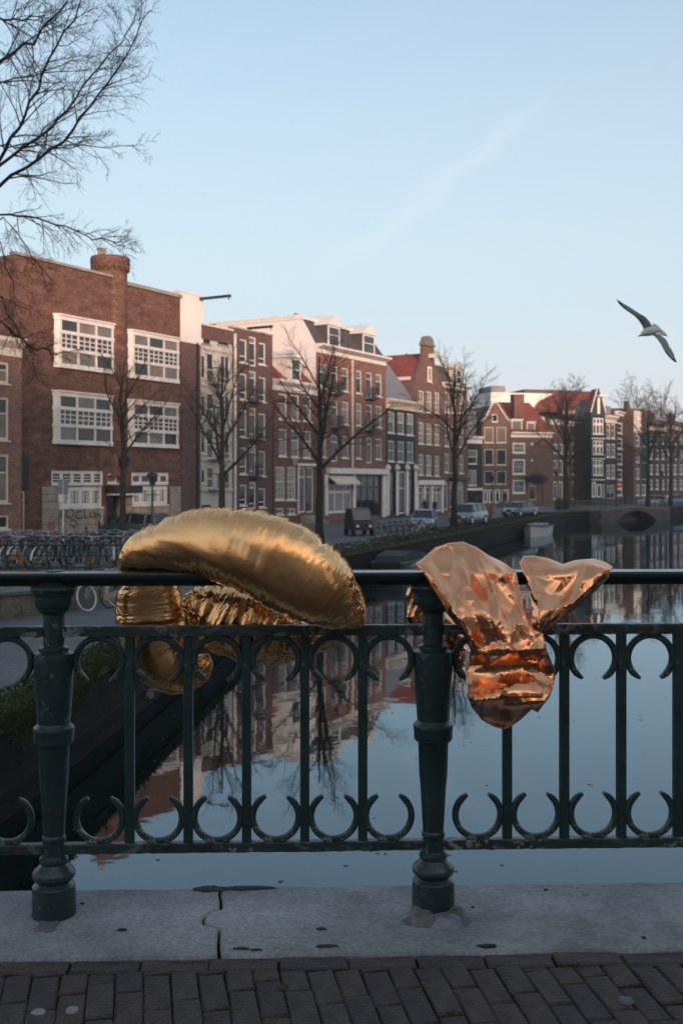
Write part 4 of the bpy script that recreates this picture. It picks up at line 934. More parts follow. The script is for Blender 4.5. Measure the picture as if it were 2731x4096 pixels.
h.win(2424,2458,1940,1995, cols=2, rows=(), glass_='g_dark', frame='cream', sill=False, name='shop_window')
z = h.Z(2440,1690); h.walls(z); h.cornice(z-.1, h.Z(2440,1662), 'cream', .5); h.box('roof_dormer', .2,h.W-.2,.8,5,z+.7,h.Z(2440,1622),'lead'); 
h = House('canal_house', 'slim house front with stacked white window frames before the dark alley', *far(2464,161,2492,166), 'b_dark', 9, group=G2)
for k in range(5): h.win(2468,2488,1690+k*62,1735+k*62, rows=(.5,), glass_='g_mid', fw=.22)
z = h.Z(2478,1660); h.walls(z); h.cornice(z-.1,z+.5,'white',.4)
h = House('gable_house', 'dark brown house flank with red roof and tall chimney left of the sunlit gable', *far(2472,172,2545,172), 'b_dark', 9, group=G2)
for k in range(3): h.win(2512,2528,1740+k*85,1790+k*85, rows=(), glass_='g_dark')
z = h.Z(2510,1655); h.walls(z); zr = h.Z(2500,1626)
roof_part(h, 'roof', [(-1.5,0,z),(h.W,0,z),(h.W,4,zr),(-1.5,4,zr),(h.W,9,z),(-1.5,9,z)], [(0,1,2,3),(3,2,4,5),(1,4,2),(0,3,5)], 'tile'); chimney(h, h.U(2506), h.U(2520), .6, 1.8, z, h.Z(2512,1606), 'b_dark', 0)
h = House('canal_house', 'narrow brick house with cream sunlit top before the brown far row', *far(2532,166,2592,170), 'b_far', 9, group=G2)
for k in range(4):
    for a, b in ((2542,2556),(2566,2582)): h.win(a,b,1740+k*66,1785+k*66, rows=(.5,), glass_='g_dark', fw=.18)
z = h.Z(2560,1645); h.walls(z); h.box('parapet', -.1,h.W+.1,-.2,.5,z+.002,z+.3,'b_far'); h.box('cream_attic', .05,h.W*.5,-.04,-.004,h.Z(2560,1735),z-.02,'cream'); h.box('black_front', h.U(2562),h.W-.02,-.05,-.004,3.2,h.Z(2575,1735),'teal')
# right hand row
for i, (a, d0, b, d1, py, m, lab) in enumerate(((2593,171,2662,176,1690,'b_dark','brown brick house with red shopfront behind the first far right tree'),(2663,176,2735,182,1686,'b_brown','brown brick row house with white ground floor behind the rightmost trees'),(2736,182,2830,190,1690,'b_dark','dark brick row house at the right picture edge'))):
    h = House('row_house', lab, *far(a,d0,b,d1), m, 10, group=G2)
    n = 3
    for k in range(4):
        for q in range(n):
            x0 = a+(b-a)*(q+.2)/n; x1 = a+(b-a)*(q+.72)/n; h.win(x0,x1,1738+k*60,1778+k*60, rows=(.5,), glass_=None, fw=.16)
    z = h.Z((a+b)/2,py+30); h.walls(z); h.cornice(z-.1,z+.4,'cream',.4); zr = h.Z((a+b)/2,py-10)
    roof_part(h, 'roof', [(0,0,z+.35),(h.W,0,z+.35),(h.W,5,zr),(0,5,zr),(h.W,10,z),(0,10,z)], [(0,1,2,3),(3,2,4,5),(1,4,2),(0,3,5)], 'darktile')
    zs = h.Z((a+b)/2,1972)
    h.box('shop_front', .1,h.W-.1,-.12,-.004,0,zs-.3,'white' if i != 0 else 'tile'); 
    for q in range(3): x = h.W*(q+.2)/3; h.box('shop_window', x,x+h.W*.2,-.16,-.122,.3,zs-.8,'g_mid')
    chimney(h, h.W*.3, h.W*.3+1.4, 3.5, 4.5, zr-1, zr+1.0, 'b_dark', 2)
# unseen houses added behind and opposite, to shade the bridge and brighten the foil
rr_ = random.Random(4)
def back_row(P0, P1, n, h0, h1, lab):
    P0, P1 = Vector(P0), Vector(P1)
    for k in range(n):
        a = P0.lerp(P1, k/n); b = P0.lerp(P1, (k+.985)/n); H = rr_.uniform(h0,h1)
        h = House('canal_house', lab, a, b, rr_.choice(['render','cream','stone2','cream','b_pink']), 10, group='added shading houses out of view behind the bridge')
        nf = int(H//3.3)
        for f in range(nf):
            for q in range(3): h.winuz(h.W*(q+.22)/3, h.W*(q+.78)/3, .9+f*3.3, 2.9+f*3.3, rows=(.5,), sill=False)
        h.walls(H); h.cornice(H-.3, H+.3, 'white', .4)
back_row((104,74),(58,14),7,25,27,'tall unseen house added on the opposite bank for its shade')
back_row((58,12),(24,-26),6,22.5,24,'unseen house added on the right bank behind the bridge for its shade')
back_row((23,-27),(-34,-44),7,21.5,23.5,'unseen house added on the street behind the bridge for its shade')
# ------------------------------------------------------------------ bare trees
class Tree:
    def __init__(s, seed): s.r = random.Random(seed); s.trunk = MB(); s.crown = MB(); s.cnt = 0; s.rmin = .009
    def path(s, p, d, L, n, wob, up):
        pts = [Vector(p)]; d = Vector(d).normalized()
        for i in range(n):
            d = (d+Vector((s.r.gauss(0,wob),s.r.gauss(0,wob),s.r.gauss(0,wob)+up))).normalized(); pts.append(pts[-1]+d*(L/n))
        return pts
    def side(s, pts, rad, lev, maxlev, n, L, up, t0=.2, ang=(30,65), mb=None):
        m = len(pts)-1
        for k in range(n):
            t = t0+(1-t0)*(k+s.r.random())/n; x = t*m; i = min(int(x), m-1); p = pts[i].lerp(pts[i+1], x-i); d = (pts[i+1]-pts[i]).normalized()
            q = d.orthogonal().normalized(); q.rotate(Matrix.Rotation(s.r.uniform(0,2*math.pi),3,d))
            a = R(s.r.uniform(*ang)); e = d*math.cos(a)+q*math.sin(a)
            l = L*(1.15-.6*t)*s.r.uniform(.55,1.25); r0 = max(s.rmin if lev >= maxlev else s.rmin*1.4, (rad[i]*(1-x+i)+rad[i+1]*(x-i))*.55)
            r0 = max(min(r0, l*.028), s.rmin)
            ns = 5 if lev < maxlev else 3
            pp = s.path(p, e, l, ns, .13, up)
            rr = [r0*(1-.85*j/ns) for j in range(ns+1)]
            s.crown.tube(pp, rr, 4 if lev < 2 else 3, cap=False); s.cnt += 1
            if lev < maxlev: s.side(pp, rr, lev+1, maxlev, s.nsub[lev], l*.52, up*s.drop, .15, (25,60))
    def build(s, label, loc, mats=('bark','twig'), group='bare trees along the quay', name='bare_tree'):
        o = thing(name, label, 'tree', loc, 0, group)
        s.trunk.build('trunk', M[mats[0]], o, 'all'); s.crown.build('crown', M[mats[1]], o); return o
def quay_tree(label, px, d, top, seed, r0=.21, fork=.33, spread=1.0, nl=9, lean=0.0, detail=2, nsub=(10,8)):
    T = Tree(seed); r = T.r; T.nsub = nsub; T.drop = 1.0; T.rmin = .007*max(1,d/60)
    H = top-STREET; fz = H*fork
    # trunk with a leader
    pts = [Vector((0,0,-.1))]; n = 10
    for k in range(1,n+1):
        z = H*.80*k/n; pts.append(Vector((lean*z/H+r.gauss(0,.03)*k*.25, r.gauss(0,.05)*k*.25, z)))
    rad = [r0*1.25]+[r0*(1-.9*(k/n)**1.1)+.012 for k in range(1,n+1)]
    T.trunk.tube(pts, rad, 9)
    T.side(pts, rad, 1, detail, 10, H*.16, .03, fork*1.1)
    for k in range(nl):
        t = fork*1.2+(1-fork*1.2)*.8*(k/nl)**1.1; x = t*n; i = min(int(x),n-1); p = pts[i].lerp(pts[i+1],x-i)
        a = k*2.4+r.uniform(-.4,.4); el = R(r.uniform(30,55)+20*t); e = Vector((math.cos(a)*math.cos(el), math.sin(a)*math.cos(el), math.sin(el)))
        L = spread*H*(.46-.22*t)*r.uniform(.85,1.2); rb = rad[i]*.5
        pp = T.path(p, e, L, 7, .10, .07); rr = [rb*(1-.85*j/7)+.006 for j in range(8)]
        T.trunk.tube(pp, rr, 6); T.side(pp, rr, 1, detail, 16, L*.42, .05, .2)
    w = world_at(px, 1930, d); return T.build(label, (w.x, w.y, STREET))
quay_tree('slender bare tree standing before the red brick school building', 492, 58, 13.6, 31, .19, .40, .85, 8)
quay_tree('bare tree with upswept limbs before the purple brick pier and pale flats', 888, 52, 12.6, 42, .19, .33, .90, 9, nsub=(10,8))
quay_tree('thick bare tree with low side branch before the mansard house', 1278, 56, 13.6, 53, .23, .33, .98, 10, nsub=(10,8))
quay_tree('bare tree rising from the verge beside the silver car', 1816, 79, 16.2, 64, .24, .34, .95, 10, nsub=(11,9))
quay_tree('dense twiggy tree standing before the wide corner house with red roof', 2262, 128, 19.4, 75, .34, .30, .95, 12, nsub=(12,9))
quay_tree('bare tree before the sunlit far gable right of the bridge arch', 2590, 140, 17.5, 86, .30, .35, .85, 10, nsub=(11,9))
quay_tree('bare tree near the right picture edge on the far quay', 2680, 150, 18.0, 97, .30, .35, .9, 10, nsub=(11,9))
for k, (px, d, top, lab) in enumerate(((2545,230,31,'pale far tree top rising behind the sunlit gable roofs'),(2640,240,30,'pale far tree top above the brown row houses'),(1885,185,22,'tangled tree behind the gap between corner houses'),(2745,160,17,'bare tree cut by the right picture edge'))):
    quay_tree(lab, px, d, top, 110+k, .32, .35, .9, 10, nsub=(8,5))
# the big tree at upper left: limbs come in from outside the picture
T = Tree(8); T.rmin = .0036; T.nsub = (10,7,5); T.drop = 1.0
base = world_at(-560, 1930, 24)
tp = [Vector((base.x,24,STREET-.1)), Vector((base.x+.05,24,4)), Vector((base.x+.15,24.1,7)), Vector((base.x+.1,24,10)), Vector((base.x-.1,24.2,14)), Vector((base.x,24,18))]
T.trunk.tube(tp, [.42,.36,.31,.24,.15,.06], 12)
def limb(pts, d0, d1, r0, n1=16, L=2.0, up=.02, att=None):
    n = len(pts); P = [world_at(px,py,d0+(d1-d0)*i/(n-1)) for i, (px,py) in enumerate(pts)]
    if att is not None: P = [Vector(tp[0].lerp(tp[0],0))*0+Vector((base.x+.05,24,att))]+P
    # refine
    Q = []
    for a, b in zip(P, P[1:]):
        for k in range(4): Q.append(a.lerp(b,k/4)+Vector((T.r.gauss(0,.025),T.r.gauss(0,.04),T.r.gauss(0,.025))))
    Q.append(P[-1]); m = len(Q)-1
    r0 *= .72; rr = [r0*(1-.9*j/m)+.004 for j in range(m+1)]
    T.trunk.tube(Q, rr, 6); T.side(Q, rr, 1, 3, int(n1*1.35), L, up, .22, (25,60))
limb([(0,240),(130,170),(240,45),(330,-120)], 22, 20, .06, 16, 1.7, .02, 9.5)
limb([(0,640),(100,470),(200,235),(320,20),(380,-120)], 23, 22, .058, 20, 1.6, .02, 8)
limb([(0,665),(210,520),(330,345),(480,170),(585,0)], 24, 25, .056, 22, 1.5, .0, 7.5)
limb([(0,742),(210,600),(360,425),(490,245),(600,40)], 22.5, 22, .056, 22, 1.5, -.01, 7)
limb([(0,585),(140,590),(330,592),(540,585)], 25, 25, .035, 14, 1.1, -.03, 8)
limb([(0,855),(140,865),(300,920),(450,975),(500,985)], 23, 23, .038, 18, 1.1, -.05, 7.5)
limb([(0,1290),(120,1382),(215,1412),(310,1398)], 24, 26, .040, 14, .8, -.06, 6)
limb([(-60,1090),(60,1300),(120,1400),(150,1520)], 24, 25, .026, 14, .9, -.08, 7)
limb([(-40,60),(60,80),(190,60)], 18, 17, .04, 16, 1.3, -.02, 11)
limb([(0,960),(60,1180),(50,1330)], 23, 23, .02, 12, .8, -.1, 8)
limb([(0,330),(250,260),(420,210)], 26, 27, .03, 16, 1.2, .0, 10)
limb([(20,870),(110,1000),(210,1120)], 23, 24, .02, 12, .8, -.08, 8.5)
near_tree = T.build('large bare tree whose drooping branches reach in at upper left', (0,0,0), name='overhanging_tree', group=None)

# ------------------------------------------------------------------ street lamps and signs
def lamp(label, px, d, head_py, group='old lantern street lamps', scale=1):
    w = world_at(px,1930,d); zt = EYE-(head_py-1930)*d/F-STREET
    o = thing('street_lamp', label, 'street lamp', (w.x,w.y,STREET), 0, group); k = 1.0
    mb = MB(); mb.lathe([(.16,0),(.16,.35),(.12,.42),(.13,.9),(.08,1.0),(.065,1.05),(.05,zt-1.0),(.07,zt-.98),(.04,zt-.9),(.04,zt-.55)], 10); mb.tube([(-.4,0,zt-1.05),(.4,0,zt-1.05)],.022,5); mb.build('pole', M['dgreen'], o, True)
    mb = MB(); mb.lathe([(.14,zt-.52),(.27,zt-.08)], 6); mb.build('lantern_glass', M['g_mid'], o)
    mb = MB(); mb.lathe([(.33,zt-.08),(.33,zt-.04),(.22,zt+.10),(.10,zt+.16),(.08,zt+.28),(.02,zt+.36)], 6); mb.lathe([(.16,zt-.56),(.16,zt-.52)],6); mb.build('lantern_cap', M['dgreen'], o)
    return o
lamp('lantern street lamp before the white ground windows of the school', 610, 57, 1900)
lamp('lantern street lamp between the verge and the small gable house', 1967, 108, 1905); lamp('lantern street lamp before the white shopfront of the gable house', 2010, 118, 1893); lamp('lantern street lamp left of the dense far tree', 2222, 126, 1885); lamp('lantern street lamp beside the red no entry sign', 2466, 142, 1888); lamp('lantern street lamp before the brown row houses', 2645, 150, 1890)
w = world_at(254,1930,54); o = thing('sign_post', 'grey street sign seen from behind on a thin white pole', 'sign', (w.x,w.y,STREET))
zt = EYE-(1918-1930)*54/F-STREET
mb = MB(); mb.lathe([(.035,0),(.035,zt-.05)],8); mb.build('pole', M['white'], o); mb = MB(); mb.bbox(-.23,.25,-.03,.03,zt-.72,zt,.01); mb.build('sign_panel', M['lead'], o); mb = MB(); mb.bbox(-.24,-.04,.035,.06,zt-1.1,zt-.70,.01); mb.build('lower_plate', M['white'], o)
M['signred'] = mat('sign_red', (.55,.03,.03), .5, var=.1, scale=5)
w = world_at(2466,1930,141); o = thing('no_entry_sign', 'round red no entry sign with white bar on a grey pole', 'sign', (w.x+.35,w.y,STREET))
zc = EYE-(1938-1930)*141/F-STREET
mb = MB(); mb.lathe([(.04,0),(.04,zc+.3)],8); mb.build('pole', M['lead'], o)
mb = MB(); mb.prism([(.36*math.cos(2*math.pi*k/24), zc+.36*math.sin(2*math.pi*k/24)) for k in range(24)], 1, -.08,-.05); mb.build('sign_disc', M['signred'], o)
mb = MB(); mb.box(-.27,.27,-.095,-.081,zc-.07,zc+.07); mb.build('white_bar', M['white'], o); mb = MB(); mb.box(-.3,.3,-.08,-.05,zc-.72,zc-.42); mb.build('text_plate', M['white'], o)
M['postpink'] = mat('hydrant_pink', (.28,.13,.12), .6, var=.3, scale=6); M['postred'] = mat('bollard_red', (.20,.035,.03), .6, var=.3, scale=6)
for px, d, lab, m in ((1962,95,'reddish brown hydrant post on the verge between two parked cars','postred'),(208,60,'pinkish hydrant post before the school plinth','postpink')):
    w = world_at(px,1930,d); o = thing('hydrant', lab, 'hydrant', (w.x,w.y,STREET)); mb = MB(); mb.lathe([(.2,0),(.2,.2),(.14,.25),(.14,.95),(.19,1.0),(.19,1.1),(.1,1.25),(.02,1.3)],10); mb.build('body', M[m], o, True); mb = MB(); mb.tube([(-.24,0,.8),(.24,0,.8)],.06,8); mb.build('outlet', M[m], o)
M['canvas'] = mat('dark_canvas', (.030,.024,.024), .9, var=.3, scale=8)
for px, py, d, lab in ((346,2105,42,'closed dark parasol standing among the bicycles, left one'),(412,2085,42,'closed dark parasol leaning among the bicycles, right one')):
    w = world_at(px,1930,d); z0 = 1.9; zt = EYE-(py-1930)*d/F-z0; o = thing('closed_parasol', lab, 'parasol', (w.x,w.y,z0)); o.rotation_euler = (0, -.12 if px > 400 else 0, 0)
    mb = MB(); mb.lathe([(.03,0),(.03,zt)],6); mb.build('pole', M['black'], o); mb = MB(); mb.lathe([(.07,zt-1.2),(.13,zt-1.0),(.10,zt-.5),(.03,zt)],8); mb.build('canopy', M['canvas'], o, True)

# ------------------------------------------------------------------ far bridge over the side canal
M['quaybrick2'] = mat('bridge_brick', (.085,.07,.062), .9, col2=(.04,.035,.033), scale=1.2, bump=.4, bscale=9, fine=.3, fscale=6)
o = thing('stone_bridge', 'low brick arch bridge with dark railing at the far bend of the canal', 'bridge', (0,0,0))
a, b = Vector((31.0,125.6)), Vector((37.2,130.4)); t = (b-a).normalized(); nn = Vector((t.y,-t.x)); L = (b-a).length
def bpnt(s, o_, z): v = a+t*s+nn*o_; return (v.x,v.y,z)
mb = MB(); N = 16; E = 2.6
def top(s): return 1.40+.32*math.sin(math.pi*min(max((s+E)/(L+2*E),0),1))
prev = None
for k in range(N+1):
    s = L*k/N; za = -.2+ (1.45 if 0 < k < N else 0)*math.sin(math.pi*k/N)**.6
    cur = (s, za)
    if prev:
        mb.face([bpnt(prev[0],1.2,prev[1]),bpnt(s,1.2,za),bpnt(s,1.2,top(s)),bpnt(prev[0],1.2,top(prev[0]))]); mb.face([bpnt(prev[0],1.2,prev[1]),bpnt(prev[0],-3,prev[1]),bpnt(s,-3,za),bpnt(s,1.2,za)]); mb.face([bpnt(prev[0],1.2,top(prev[0])),bpnt(s,1.2,top(s)),bpnt(s,-5,top(s)),bpnt(prev[0],-5,top(prev[0]))])
    prev = cur
for s0, s1 in ((-E,0),(L,L+E)):
    mb.face([bpnt(s0,1.2,-.5),bpnt(s1,1.2,-.5),bpnt(s1,1.2,top(s1)),bpnt(s0,1.2,top(s0))]); mb.face([bpnt(s0,1.2,top(s0)),bpnt(s1,1.2,top(s1)),bpnt(s1,-5,top(s1)),bpnt(s0,-5,top(s0))]); mb.face([bpnt(s0,1.2,-.5),bpnt(s0,1.2,top(s0)),bpnt(s0,-.5,top(s0)),bpnt(s0,-.5,-.5)]); mb.face([bpnt(s1,1.2,-.5),bpnt(s1,-.5,-.5),bpnt(s1,-.5,top(s1)),bpnt(s1,1.2,top(s1))])
mb.build('arch_wall', M['quaybrick2'], o)
mb = MB()
for k in range(15):
    s = -E+(L+2*E)*k/14; z = top(s); mb.tube([bpnt(s,1.05,z),bpnt(s,1.05,z+.95)], .035, 5)
    if k: s0 = -E+(L+2*E)*(k-1)/14; [mb.tube([bpnt(s0,1.05,top(s0)+q),bpnt(s,1.05,z+q)], .03, 4) for q in (.92,.5)]
mb.build('railing', M['black'], o)
mb = MB()
for k in range(14):
    s0 = -E+(L+2*E)*k/14; s1 = -E+(L+2*E)*(k+1)/14
    mb.face([bpnt(s0,1.24,top(s0)-.14),bpnt(s1,1.24,top(s1)-.14),bpnt(s1,1.24,top(s1)+.04),bpnt(s0,1.24,top(s0)+.04)]); mb.face([bpnt(s0,1.24,top(s0)+.04),bpnt(s1,1.24,top(s1)+.04),bpnt(s1,.9,top(s1)+.04),bpnt(s0,.9,top(s0)+.04)])
mb.build('stone_edge', M['coping'], o)

# ------------------------------------------------------------------ bicycles
def wheel_mesh(tm, Rr=.335, w=.02):
    mb = MB(); n, k = 28, 6
    vs = [((Rr+w*math.cos(2*math.pi*j/k))*math.cos(2*math.pi*i/n), w*math.sin(2*math.pi*j/k), (Rr+w*math.cos(2*math.pi*j/k))*math.sin(2*math.pi*i/n)) for i in range(n) for j in range(k)]
    mb.add(vs, [(i*k+j,((i+1)%n)*k+j,((i+1)%n)*k+(j+1)%k,i*k+(j+1)%k) for i in range(n) for j in range(k)])
    return mb.mesh('tyre', tm, 'all')
def spoke_mesh(Rr=.32):
    mb = MB()
    for i in range(14):
        t = 2*math.pi*i/14; s = .02*(1 if i % 2 else -1); mb.tube([(0,s,0),(Rr*math.cos(t+.15),0,Rr*math.sin(t+.15))], .0022, 3, False)
    mb.tube([(0,-.04,0),(0,.04,0)], .022, 6)
    n, k = 28, 4
    vs = [((Rr+.006*math.cos(2*math.pi*j/k))*math.cos(2*math.pi*i/n), .012*math.sin(2*math.pi*j/k), (Rr+.006*math.cos(2*math.pi*j/k))*math.sin(2*math.pi*i/n)) for i in range(n) for j in range(k)]
    mb.add(vs, [(i*k+j,((i+1)%n)*k+j,((i+1)%n)*k+(j+1)%k,i*k+(j+1)%k) for i in range(n) for j in range(k)])
    return mb.mesh('rim', M['chrome'])
SP = spoke_mesh(); TY = wheel_mesh(M['tyre']); TYW = wheel_mesh(M['whitetyre'], .335, .024)
M['saddle'] = mat('saddle', (.03,.022,.018), .6, var=.3, scale=9)
def make_bike(fm, tyre=TY, fender=None, lady=True):
    o = bpy.data.objects.new('bicycle', None); C.objects.link(o)
    f = MB(); bb = (-.05,0,.28); hd = (.36,0,.80); hl = (.40,0,.66); st = (-.22,0,.72); ra = (-.52,0,.355); fa = (.58,0,.355)
    f.tube([bb,st,(-.255,0,.86)], .016, 6); f.tube([hl,hd], .019, 6)
    if lady: f.tube([bb,(.20,0,.42),hl], .017, 6); f.tube([(-.10,0,.42),(.16,0,.52),(.37,0,.76)], .015, 6)
    else: f.tube([bb,hl], .017, 6); f.tube([st,(.37,0,.76)], .016, 6)
    for s in (-.05,.05): f.tube([bb,(ra[0],s,ra[2])], .010, 5); f.tube([st,(ra[0],s,ra[2])], .009, 5); f.tube([hl,(.44,s,.60),(fa[0],s,fa[2])], .010, 5)
    fo = f.build('frame', fm, o, True)
    g = MB(); g.prism([(-.56,.42),(-.50,.44),(0,.36),(.04,.28),(0,.20),(-.5,.28),(-.57,.32)], 1, .052,.075); g.build('chain_guard', fm, o)
    for x, nm in ((ra,'wheel'),(fa,'wheel')):
        t = bpy.data.objects.new('wheel', tyre); C.objects.link(t); t.parent = o; t.location = x
        r = bpy.data.objects.new('rim', SP); C.objects.link(r); r.parent = t
    for x, t0, t1 in ((ra,10,185),(fa,20,160)):
        m_ = MB(); n = 9; vs = []
        for i in range(n+1):
            a = R(t0+(t1-t0)*i/n); 
            for s in (-.03,.03): vs.append((x[0]+.375*math.cos(a), s, x[2]+.375*math.sin(a)))
        m_.add(vs, [(2*i,2*i+1,2*i+3,2*i+2) for i in range(n)]); m_.build('mudguard', fender or fm, o)
    h_ = MB(); h_.tube([hd,(.33,0,.98)], .013, 6); h_.tube([(.10,-.30,1.02),(.24,-.26,1.03),(.35,-.12,1.0),(.33,0,.99),(.35,.12,1.0),(.24,.26,1.03),(.10,.30,1.02)], .012, 6); h_.build('handlebar', M['chrome'], o, True)
    l = MB(); l.lathe([(.03,.84),(.05,.87),(.05,.90),(.02,.92)],8,.43,0); l.build('headlamp', M['chrome'], o, True)
    s_ = MB(); 
    rows = [(-.40,.10,.90),(-.34,.105,.93),(-.24,.075,.925),(-.12,.03,.92),(-.06,.015,.91)]; vs = []
    for x, w, z in rows: vs += [(x,-w,z-.05),(x,-w*.9,z),(x,0,z+.01),(x,w*.9,z),(x,w,z-.05)]
    s_.add(vs, [(i*5+j,(i+1)*5+j,(i+1)*5+j+1,i*5+j+1) for i in range(4) for j in range(4)]+[(0,1,2,3,4),(20,24,23,22,21)]); s_.build('saddle', M['saddle'], o, True)
    c = MB(); 
    for y in (-.06,0,.06): c.tube([(-.80,y,.75),(-.32,y,.75)], .007, 4)
    c.tube([(-.80,-.06,.75),(-.80,.06,.75)],.007,4)
    for y in (-.07,.07): c.tube([(ra[0],y,ra[2]),(-.66,y*.8,.75)], .007, 4)
    c.build('rear_rack', M['bikeblack'], o)
    return o
bikecol = {n: metalpaint('bike_'+n, c) for n, c in (('black',(.012,.012,.014)),('grey',(.12,.12,.13)),('blue',(.03,.05,.09)),('green',(.02,.06,.05)),('white',(.55,.56,.56)),('red',(.16,.03,.03)),('tan',(.28,.20,.13)))}
protos = [make_bike(bikecol['black']), make_bike(bikecol['grey'], lady=False), make_bike(bikecol['blue']), make_bike(bikecol['green'], lady=False), make_bike(bikecol['white']), make_bike(bikecol['red'])]
brng = random.Random(9); used = set()
def put_bike(i, x, y, z, rz, label, group, lean=0, cat='bicycle'):
    o = protos[i] if i not in used else copy_tree(protos[i]); used.add(i)
    o.location = (x,y,z); o.rotation_euler = (lean,0,rz); tag(o, label, cat, group); return o
names = ['black','grey','blue','green','white','red']
n = 0
for row, (Y, x0, x1, st) in enumerate(((33.9,-12.2,-6.75,.36),(35.9,-12.6,-6.9,.42),(37.9,-13.2,-7.0,.5))):
    x = x0
    while x < x1:
        i = brng.choices(range(6),[5,3,2,2,1.4,1])[0]
        put_bike(i, x+brng.uniform(-.06,.06), Y+brng.uniform(-.15,.15), 1.9, R(90+180*brng.choice((0,1))+brng.uniform(-14,14)), '%s city bicycle packed in the parked rows behind the green railing at left' % names[i], 'bicycles parked behind the left railing', brng.uniform(-.12,.12)); x += st
for k in range(8):
    i = brng.choice((0,0,1,2,4)); put_bike(i, 2.2+k*.42, 62+k*.75, STREET, R(brng.uniform(20,70)), '%s bicycle in the cluster beside the light blue car' % names[i], 'bicycles beside the blue hatchback', brng.uniform(-.1,.1))
for k in range(9):
    i = brng.choice((0,0,1,5)); w = world_at(2000+k*11,1930,140); put_bike(i, w.x, 140+brng.uniform(-1,1), STREET, R(brng.uniform(40,140)), '%s bicycle before the white shopfront of the small gable house' % names[i], 'bicycles before the gable house')
for k in range(16):
    i = brng.choice((0,0,1,5,3)); px = 2295+k*15; w = world_at(px,1930,128+k*.7); put_bike(i, w.x, w.y+1.5, STREET+(.35 if px > 2400 else 0), R(brng.uniform(10,80)), '%s bicycle against the far bridge railing' % names[i], 'bicycles at the far bridge')
for i in range(6):
    if i not in used:
        put_bike(i, -12.9-.4*i, 34, 1.9, R(90), '%s city bicycle packed in the parked rows behind the green railing at left' % names[i], 'bicycles parked behind the left railing')
wb = make_bike(bikecol['tan'], TYW); wb.location = (-6.08, 27.6, STREET); wb.rotation_euler = (.20,0,R(-119)); tag(wb, 'tan bicycle with white tyres leaning at the end of the terrace wall', 'bicycle')
wb2 = make_bike(bikecol['blue'], TY); wb2.location = (-5.72, 28.3, STREET); wb2.rotation_euler = (.16,0,R(-116)); tag(wb2, 'blue bicycle parked just behind the white tyred bicycle', 'bicycle')
M['orange'] = mat('orange_bag', (.75,.22,.02), .7, var=.2, scale=9); M['yellow'] = mat('yellow_crate', (.75,.42,.03), .6, var=.2, scale=9); M['tealbox'] = mat('teal_box', (.12,.26,.27), .6, var=.2, scale=6)
def pannier(px, py, d, m, lab, w_=.22, h_=.26):
    c = world_at(px,py,d); o = thing('pannier', lab, 'bag', (c.x,c.y,c.z-h_/2)); mb = MB(); mb.bbox(-w_/2,w_/2,-.08,.08,0,h_,.05); mb.build('bag', M[m], o); mb = MB(); mb.box(-w_/2-.006,w_/2+.006,-.09,-.082,h_*.55,h_*.62); mb.build('strap', M['black'], o)
pannier(64,2222,33.75,'orange','orange pannier bag on a parked bicycle, upper of the two'); pannier(86,2236,33.72,'orange','orange pannier bag on a parked bicycle, lower of the two',.18,.2); pannier(368,2234,33.7,'yellow','yellow crate on a parked bicycle behind the railing',.2,.22); pannier(322,2268,33.2,'tealbox','pale teal box at the foot of the green railing',.3,.2)
# green railing on the terrace
o = thing('terrace_railing', 'low dark green iron railing in front of the parked bicycles at left', 'railing', (0,33,1.9))
for z in (.10,.45,.78):
    mb = MB(); mb.tube([(-30,0,z),(-6.5,0,z)], .03 if z > .7 else .022, 6); mb.build('rail', M['dgreen'], o, True)
pm = MB(); pm.lathe([(.06,0),(.06,.12),(.04,.16),(.035,.75),(.055,.78),(.055,.82),(.02,.90)],8); pm = pm.mesh('post', M['dgreen'], True)
for k in range(19):
    q = bpy.data.objects.new('post', pm); C.objects.link(q); q.parent = o; q.location = (-6.5-1.27*k,0,0)

